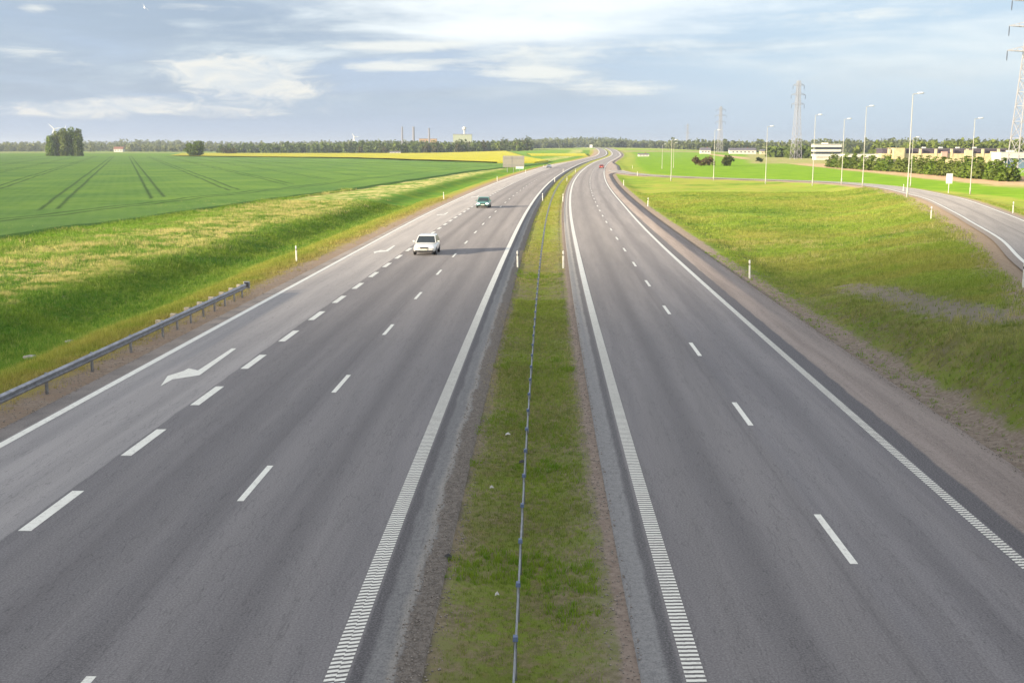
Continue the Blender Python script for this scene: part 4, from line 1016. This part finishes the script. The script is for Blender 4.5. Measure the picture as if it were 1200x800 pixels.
    house(259, 1180, 9, 8, 3.2, 1.8, 'small cream house right of the long white farmhouse', pale)
    house(112, 980, 9, 6, 1.6, 1.0, 'low white shed at the far end of the green field right of the motorway')
    house(-800, 2400, 18, 10, 7, 5, 'left farmhouse among the far pale trees right of the poplars', wht, tile)
    house(-700, 2050, 16, 9, 5, 4, 'white farmhouse in the far pale trees between poplars and round tree', wht, tile)
    house(-150, 1480, 14, 6, 2.0, 1.6, 'small white barn at the foot of the copse near the motorway', wht, roofm)
    # far industrial skyline
    cm = simple('chimney_concrete', (0.22, 0.22, 0.25), 0.8)
    for px, top, lab in ((473.5, 150, 'leftmost slim dark factory chimney above the copse'), (486.5, 150, 'thicker middle dark factory chimney above the copse'), (504.5, 151.5, 'right fainter factory chimney above the copse')):
        y = 2600; x = (px-600)/1330*y; H = (172-top)/1330*y*1.02+8.2; r = blt('factory_chimney', x, y, 0, lab, 'chimney', 'far factory chimneys')
        w = 2.6 if 'middle' in lab else 1.9
        MB().lathe([(w*1.2, -1), (w, H*0.6), (w*0.9, H)], n=10).build('shaft', cm, r); MB().lathe([(w*1.08, H), (w*1.08, H+1.2)], n=10).build('rim', cm, r)
    y = 2600
    r = blt('industrial_plant', (543-600)/1330*y, y, 0, 'pale green industrial block with a white topped tower above the copse')
    gb = simple('pale_green_cladding', (0.36, 0.40, 0.28), 0.8)
    MB().box((0, 0, 17), (42, 20, 38)).build('wall', gb, r); MB().box((0, 0, 36.5), (43, 21, 1.0)).build('roof', roofm, r)
    t = MB(); t.lathe([(2.0, 0), (2.0, 48)], (3.5, 11.5, 0), n=10); t.build('tower', wh2, r); MB().lathe([(2, 46), (4.6, 48), (4.6, 52), (1, 54)], (3.5, 11.5, 0), n=12).build('tower_head', wht, r)
    r = blt('industrial_hall', (501-600)/1330*y, y+60, 0, 'low orange brick hall between the far factory chimneys')
    MB().box((0, 0, 13), (40, 20, 28)).build('wall', simple('orange_brick', (0.42, 0.27, 0.14), 0.9), r); MB().box((0, 0, 27.3), (41, 21, 0.6)).build('roof', roofm, r)
    for i in range(6): MB().box((-15+i*6, -10.03, 22), (3, 0.12, 3)).build('window', GLASS, r)
build_buildings()

# ------------------------------------------------------------------ wind turbines
def turbine(px, py, y, ang, R, lab):
    x = (px-600)/1330*y; H = (172-py)/1330*y+8.2; r = blt('wind_turbine', x, y, 0.25, lab, 'wind turbine', 'far white wind turbines')
    wt = simple('turbine_white', (0.88, 0.88, 0.88), 0.4)
    MB().lathe([(2.1, -1), (1.2, H)], n=12).build('tower', wt, r); MB().loft([[(a*1.5, yy, H+1.2+c*1.5) for a, c in ((-1, -1), (1, -1), (1, 1), (-1, 1))] for yy in (-3.5, 5)]).build('nacelle', wt, r, bevel=0.4)
    hb = MB().lathe([(0.3, -1), (1.5, 0), (1.5, 2)], n=10); hub = MB(); hub.add([(p[0], -p[2]-3.6, p[1]+H+1.2) for p in hb.v], hb.f); hub.build('hub', wt, r)
    for k in range(3):
        a = ang+k*2*PI/3; d = Vector((math.sin(a), 0, math.cos(a))); n = Vector((math.cos(a), 0, -math.sin(a))); c = Vector((0, -4.6, H+1.2)); rings = []
        for u, w, th in ((0.03, 0.9, .8), (0.2, 1.9, .5), (0.6, 1.2, .3), (1.0, 0.35, .12)):
            p = c+d*R*u; rings.append([p-n*w*0.5, p+Vector((0, th, 0)), p+n*w*0.8, p-Vector((0, th, 0))])
        MB().loft(rings).build('blade', wt, r)
turbine(72.5, 152, 2700, -0.75, 17, 'wind turbine whose white blade shows above the left poplars')
turbine(84.5, 154, 3000, 0.3, 16, 'wind turbine almost hidden behind the right poplars')
turbine(418, 161, 2900, -0.6, 12, 'small white wind turbine on the horizon at the left end of the copse')

# ------------------------------------------------------------------ signs
def build_signs():
    back = simple('sign_back', (0.36, 0.34, 0.29), 0.6, 0.2); wsign = simple('white_sign', (0.82, 0.82, 0.78), 0.5); grn = simple('green_sign', (0.05, 0.30, 0.14), 0.5)
    x, y = 0.6, 440; z = float(ground_z(x, y)); r = empty('road_sign', (x, y, z), 0.05); tag(r, 'large grey back of a direction sign left of the motorway, two posts', 'road sign')
    MB().box((0, 0, 4.2), (8.2, 0.08, 4.3)).build('panel', back, r, bevel=0.02)
    for s in (-2.4, 0, 2.4): MB().tube((s, 0.2, -0.5), (s, 0.2, 6.2), 0.09).build('post', STEEL, r)
    for k in (2.8, 5.4): MB().box((0, -0.07, k), (8.0, 0.06, 0.10)).build('brace', STEEL, r)
    MB().box((-0.6, -0.06, 4.2), (0.10, 0.05, 4.2)).build('seam', STEEL, r)
    x, y = 2.9, 432; z = float(ground_z(x, y)); r = empty('small_sign', (x, y, z), 0.05); tag(r, 'small white sign with green lower edge beneath the large grey sign back', 'road sign')
    MB().box((0, 0, 1.25), (2.9, 0.06, 1.1)).build('panel', wsign, r); MB().box((0, -0.04, 0.85), (2.7, 0.02, 0.28)).build('stripe', grn, r)
    for s in (-1, 1): MB().tube((s, 0.1, -0.5), (s, 0.1, 1.7), 0.05).build('post', STEEL, r)
    x, y = 79.0, 207; z = float(ground_z(x, y)); r = empty('square_sign', (x, y, z), 0.0); tag(r, 'square white sign on a single post behind the ramp', 'road sign')
    MB().box((0, 0, 2.7), (1.15, 0.05, 1.8)).build('panel', wsign, r, bevel=0.03); MB().tube((0, 0.08, -0.4), (0, 0.08, 3.3), 0.06).build('post', WHITE, r)
    # gantry mast of the far junction
    x, y = float(M(1500))-20, 1500; r = empty('far_sign', (x, y, float(RZ(y)))); tag(r, 'tiny pale sign on a mast where the motorway fades out', 'road sign')
    MB().box((0, 0, 4.5), (3.5, 0.2, 3.5)).build('panel', wsign, r); MB().tube((0, 0.2, -1), (0, 0.2, 5), 0.15).build('post', STEEL, r)
build_signs()
# ditch stones
st = simple('pale_stone', (0.26, 0.26, 0.25), 0.9, 0, 0.3, 5)
for i, (x, y, s, lab) in enumerate(((-22.1, 51.3, 0.27, 'pale stone in the left ditch, the nearer of two'), (-21.9, 55.5, 0.24, 'pale stone in the left ditch, the farther of two'))):
    rs_ = random.Random(i); mb = MB(); rings = []
    for k, w in ((-.3, .7), (0, 1.0), (.25, .8), (.42, .35)):
        rings.append([(w*s*1.5*math.cos(a*PI/5)*rs_.uniform(.85, 1.15), w*s*math.sin(a*PI/5)*rs_.uniform(.85, 1.15), k*s) for a in range(10)])
    o = mb.loft(rings).build('stone', st, None, smooth=True); o.location = (x, y, float(ground_z(x, y))+0.12); tag(o, lab, 'stone', 'stones in the left ditch')
# median litter
pp = simple('paper', (0.50, 0.48, 0.45), 0.8); rb = BLACK
def flake(x, y, s, m_, name, lab, cat):
    mb = MB(); mb.add([(-s, -s*.5, 0), (0, -s*.6, .03), (s, -s*.3, .01), (s*.9, s*.5, .02), (0.1*s, s*.6, .07), (-s*.9, s*.4, .03)], [(0, 1, 4, 5), (1, 2, 3, 4)])
    v = [(a, c, d-0.01) for a, c, d in mb.v]; mb.add(v, [(5, 4, 1, 0), (4, 3, 2, 1)]); n = 6
    for i in range(6): mb.f.append((i, i+6, (i+1) % 6+6, (i+1) % 6))
    o = mb.build(name, m_); o.location = (x, y, float(ground_z(x, y, False))+0.05); tag(o, lab, cat)
flake(-0.12, 32.2, .075, pp, 'paper_scrap', 'scrap of white paper in the median grass left of the wire, farthest of three', 'litter')
flake(-0.50, 26.9, .05, pp, 'paper_scrap', 'small white paper scrap in the median grass left of the wire, middle of three', 'litter')
flake(-0.28, 20.2, .04, pp, 'paper_scrap', 'tiny white paper scrap in the median, nearest of three', 'litter')
flake(-1.30, 22.0, .08, rb, 'rubber_scrap', 'dark tyre scrap on the bare left border of the median', 'litter')
flake(0.28, 29.3, .10, rb, 'rubber_scrap', 'dark scrap beside the wire barrier post', 'litter')

# ------------------------------------------------------------------ cars
def make_car(name, x, y, rz, paint, lab, L=4.4, Wd=1.72, roof=1.42, hatch=False, lit=False):
    """front towards local -Y"""
    r = empty(name, (x, y, float(RZ(y))+0.0), rz); tag(r, lab, 'car', 'cars on the motorway')
    pm = simple('car_paint', paint, 0.28, 0.0, 0.04, 2.0, coat=0.6); gl = simple('car_glass', (0.03, 0.04, 0.045), 0.08, 0.0, 0.1)
    hl = L/2; W = Wd/2
    belt = 0.90
    # lower body: stations (y, bottom, top, half width)
    st = [(-hl, .36, .62, W*.80), (-hl+.10, .24, .70, W*.93), (-hl+.55, .20, .79, W*.99), (-hl+1.15, .18, .87, W), (-0.2, .18, belt, W), (0.8, .18, belt+.01, W), (hl-.75, .20, belt+(.0 if not hatch else .02), W*.99), (hl-.12, .26, belt-.04, W*.93), (hl, .38, .80, W*.84)]
    rings = []
    for yy, b0, t0, w in st:
        h = t0-b0
        rings.append([(-w*.86, yy, b0), (w*.86, yy, b0), (w*.98, yy, b0+h*.22), (w, yy, b0+h*.55), (w*.97, yy, b0+h*.82), (w*.86, yy, t0), (w*.4, yy, t0+.02), (-w*.4, yy, t0+.02), (-w*.86, yy, t0), (-w*.97, yy, b0+h*.82), (-w, yy, b0+h*.55), (-w*.98, yy, b0+h*.22)])
    body = MB().loft(rings).build('body', pm, r, smooth=True, sub=1)
    yw0, yr0, yr1, yw1 = -hl+1.25, -hl+2.0, (hl-1.35 if not hatch else hl-.75), (hl-.70 if not hatch else hl-.22)
    zb, zt = belt-.02, roof; wt = W*.76; wb = W*.93
    cab = [[(-wb, yw0, zb), (wb, yw0, zb), (wb, yw1, zb), (-wb, yw1, zb)], [(-wt, yr0, zt-.06), (wt, yr0, zt-.06), (wt, yr1, zt-.06), (-wt, yr1, zt-.06)], [(-wt*.9, yr0+.1, zt), (wt*.9, yr0+.1, zt), (wt*.9, yr1-.1, zt), (-wt*.9, yr1-.1, zt)]]
    MB().loft(cab).build('cabin', pm, r, bevel=0.03)
    def pane(name_, q, push):
        q = [Vector(p) for p in q]; c = sum(q, Vector())/4; q = [c+(p-c)*0.90 for p in q]; n = (q[1]-q[0]).cross(q[3]-q[0]).normalized()
        if n.dot(Vector(push)) < 0: n = -n
        a = [p+n*.006 for p in q]; b2 = [p-n*.02 for p in q]
        MB().loft([b2, a]).build(name_, gl, r)
    c0, c1 = cab[0], cab[1]
    pane('windshield', [c0[0], c0[1], c1[1], c1[0]], (0, -1, .5)); pane('rear_window', [c0[3], c0[2], c1[2], c1[3]], (0, 1, .5))
    for s, (i, j) in ((-1, (0, 3)), (1, (1, 2))):
        lo0, lo1, hi0, hi1 = Vector(c0[i]), Vector(c0[j]), Vector(c1[i]), Vector(c1[j])
        ml, mh = lo0.lerp(lo1, .48), hi0.lerp(hi1, .42)
        pane('side_window', [lo0, ml, mh, hi0], (s, 0, .2)); pane('side_window', [ml, lo1, hi1, mh], (s, 0, .2))
    for s in (-1, 1):
        for yy in (-hl+.82, hl-.85):
            w = MB().lathe([(.26, -.10), (.31, -.09), (.315, .09), (.26, .10)], (s*(W-.10), yy, .315), n=18, axis='x').build('wheel', BLACK, r, smooth=False)
            MB().lathe([(.05, s*.085), (.20, s*.10), (.22, s*.108)] if s > 0 else [(.22, -.108), (.20, -.10), (.05, -.085)], (s*(W-.10), yy, .315), n=14, axis='x').build('rim', STEEL, w)
        hlm = simple('headlight', (0.85, 0.87, 0.85), 0.1, emit=(1.6 if lit else 0.0)); tlm = simple('tail_light', (0.35, 0.01, 0.01), 0.2)
        MB().box((s*W*.66, -hl+.035, .61), (.36, .10, .15)).build('headlight', hlm, r, bevel=.03)
        MB().box((s*W*.70, hl-.03, .72), (.30, .08, .14)).build('tail_light', tlm, r, bevel=.02)
        m_ = MB().box((s*(W+.08), yw0+.35, .98), (.17, .11, .13)).build('wing_mirror', pm, r, bevel=.03)
    MB().box((0, -hl-.005, .60), (.62, .05, .11)).build('grille', DARKM, r, bevel=.01)
    MB().box((0, -hl+.0, .36), (Wd*.80, .12, .10)).build('bumper', DARKM, r, bevel=.02)
    MB().box((0, -hl-.03, .47), (.50, .02, .11)).build('number_plate', simple('plate', (0.8, 0.78, 0.6), 0.5), r)
    MB().box((0, hl+.005, .60), (.50, .02, .11)).build('number_plate', bpy.data.materials['plate'], r)
    return r
def head(y): return -math.atan(float(M(y+1)-M(y-1))/2)
make_car('car', float(M(88.5))-9.0, 88.6, head(89), (0.78, 0.77, 0.72), 'white car driving towards the viewer in the left carriageway, nearest car', L=4.3, Wd=1.76, roof=1.44, hatch=True)
make_car('car', float(M(155))-9.0, 156.5, head(156), (0.05, 0.22, 0.17), 'dark green car with bright headlights coming behind the white car', Wd=1.80, lit=True)
make_car('car', float(M(448))-11.3, 450, head(450), (0.80, 0.80, 0.80), 'tiny distant white car at the left edge of the left carriageway')
make_car('car', float(M(442))+9.2, 442, head(442)+PI, (0.42, 0.035, 0.03), 'tiny distant red car driving away in the right carriageway', hatch=True)

# ------------------------------------------------------------------ bird
def bird():
    mb = MB(); rings = []
    for yy, w in ((-.30, .02), (-.22, .05), (-.05, .085), (.15, .06), (.34, .015)): rings.append([(w*math.cos(a*PI/4), yy, w*math.sin(a*PI/4)) for a in range(8)])
    mb.loft(rings)
    for s in (-1, 1):
        mb.loft([[(s*.04, -.10, .03), (s*.04, .12, .03), (s*.04, .12, .045), (s*.04, -.10, .045)], [(s*.35, -.13, .16), (s*.35, .06, .16), (s*.35, .06, .17), (s*.35, -.13, .17)], [(s*.68, .02, .10), (s*.68, .07, .10), (s*.68, .07, .105), (s*.68, .02, .105)]])
    o = mb.build('bird', simple('gull_white', (0.85, 0.86, 0.88), 0.7)); 
    y = 150.0; o.location = ((184-600)/1330*y, y, CAM_H+(172-17)/1330*y*1.0); o.rotation_euler = (0.5, 0.75, 0.9)
    tag(o, 'white gull gliding high in the sky at upper left', 'bird')
bird()

# ------------------------------------------------------------------ haze
def build_haze():
    mt = bpy.data.materials.new('haze'); mt.use_nodes = True; nt = mt.node_tree; nt.nodes.clear()
    out = nt.nodes.new('ShaderNodeOutputMaterial'); v = nt.nodes.new('ShaderNodeVolumePrincipled')
    v.inputs['Color'].default_value = (0.80, 0.88, 1.0, 1); v.inputs['Density'].default_value = HAZE; v.inputs['Anisotropy'].default_value = 0.3
    nt.links.new(v.outputs[0], out.inputs['Volume'])
    o = MB().box((0, 4000, 30), (16000, 10500, 68)).build('haze', mt); tag(o, 'thin pale air over the whole plain', 'haze', kind='stuff')
HAZE = 0.00012
if HAZE > 0: build_haze()
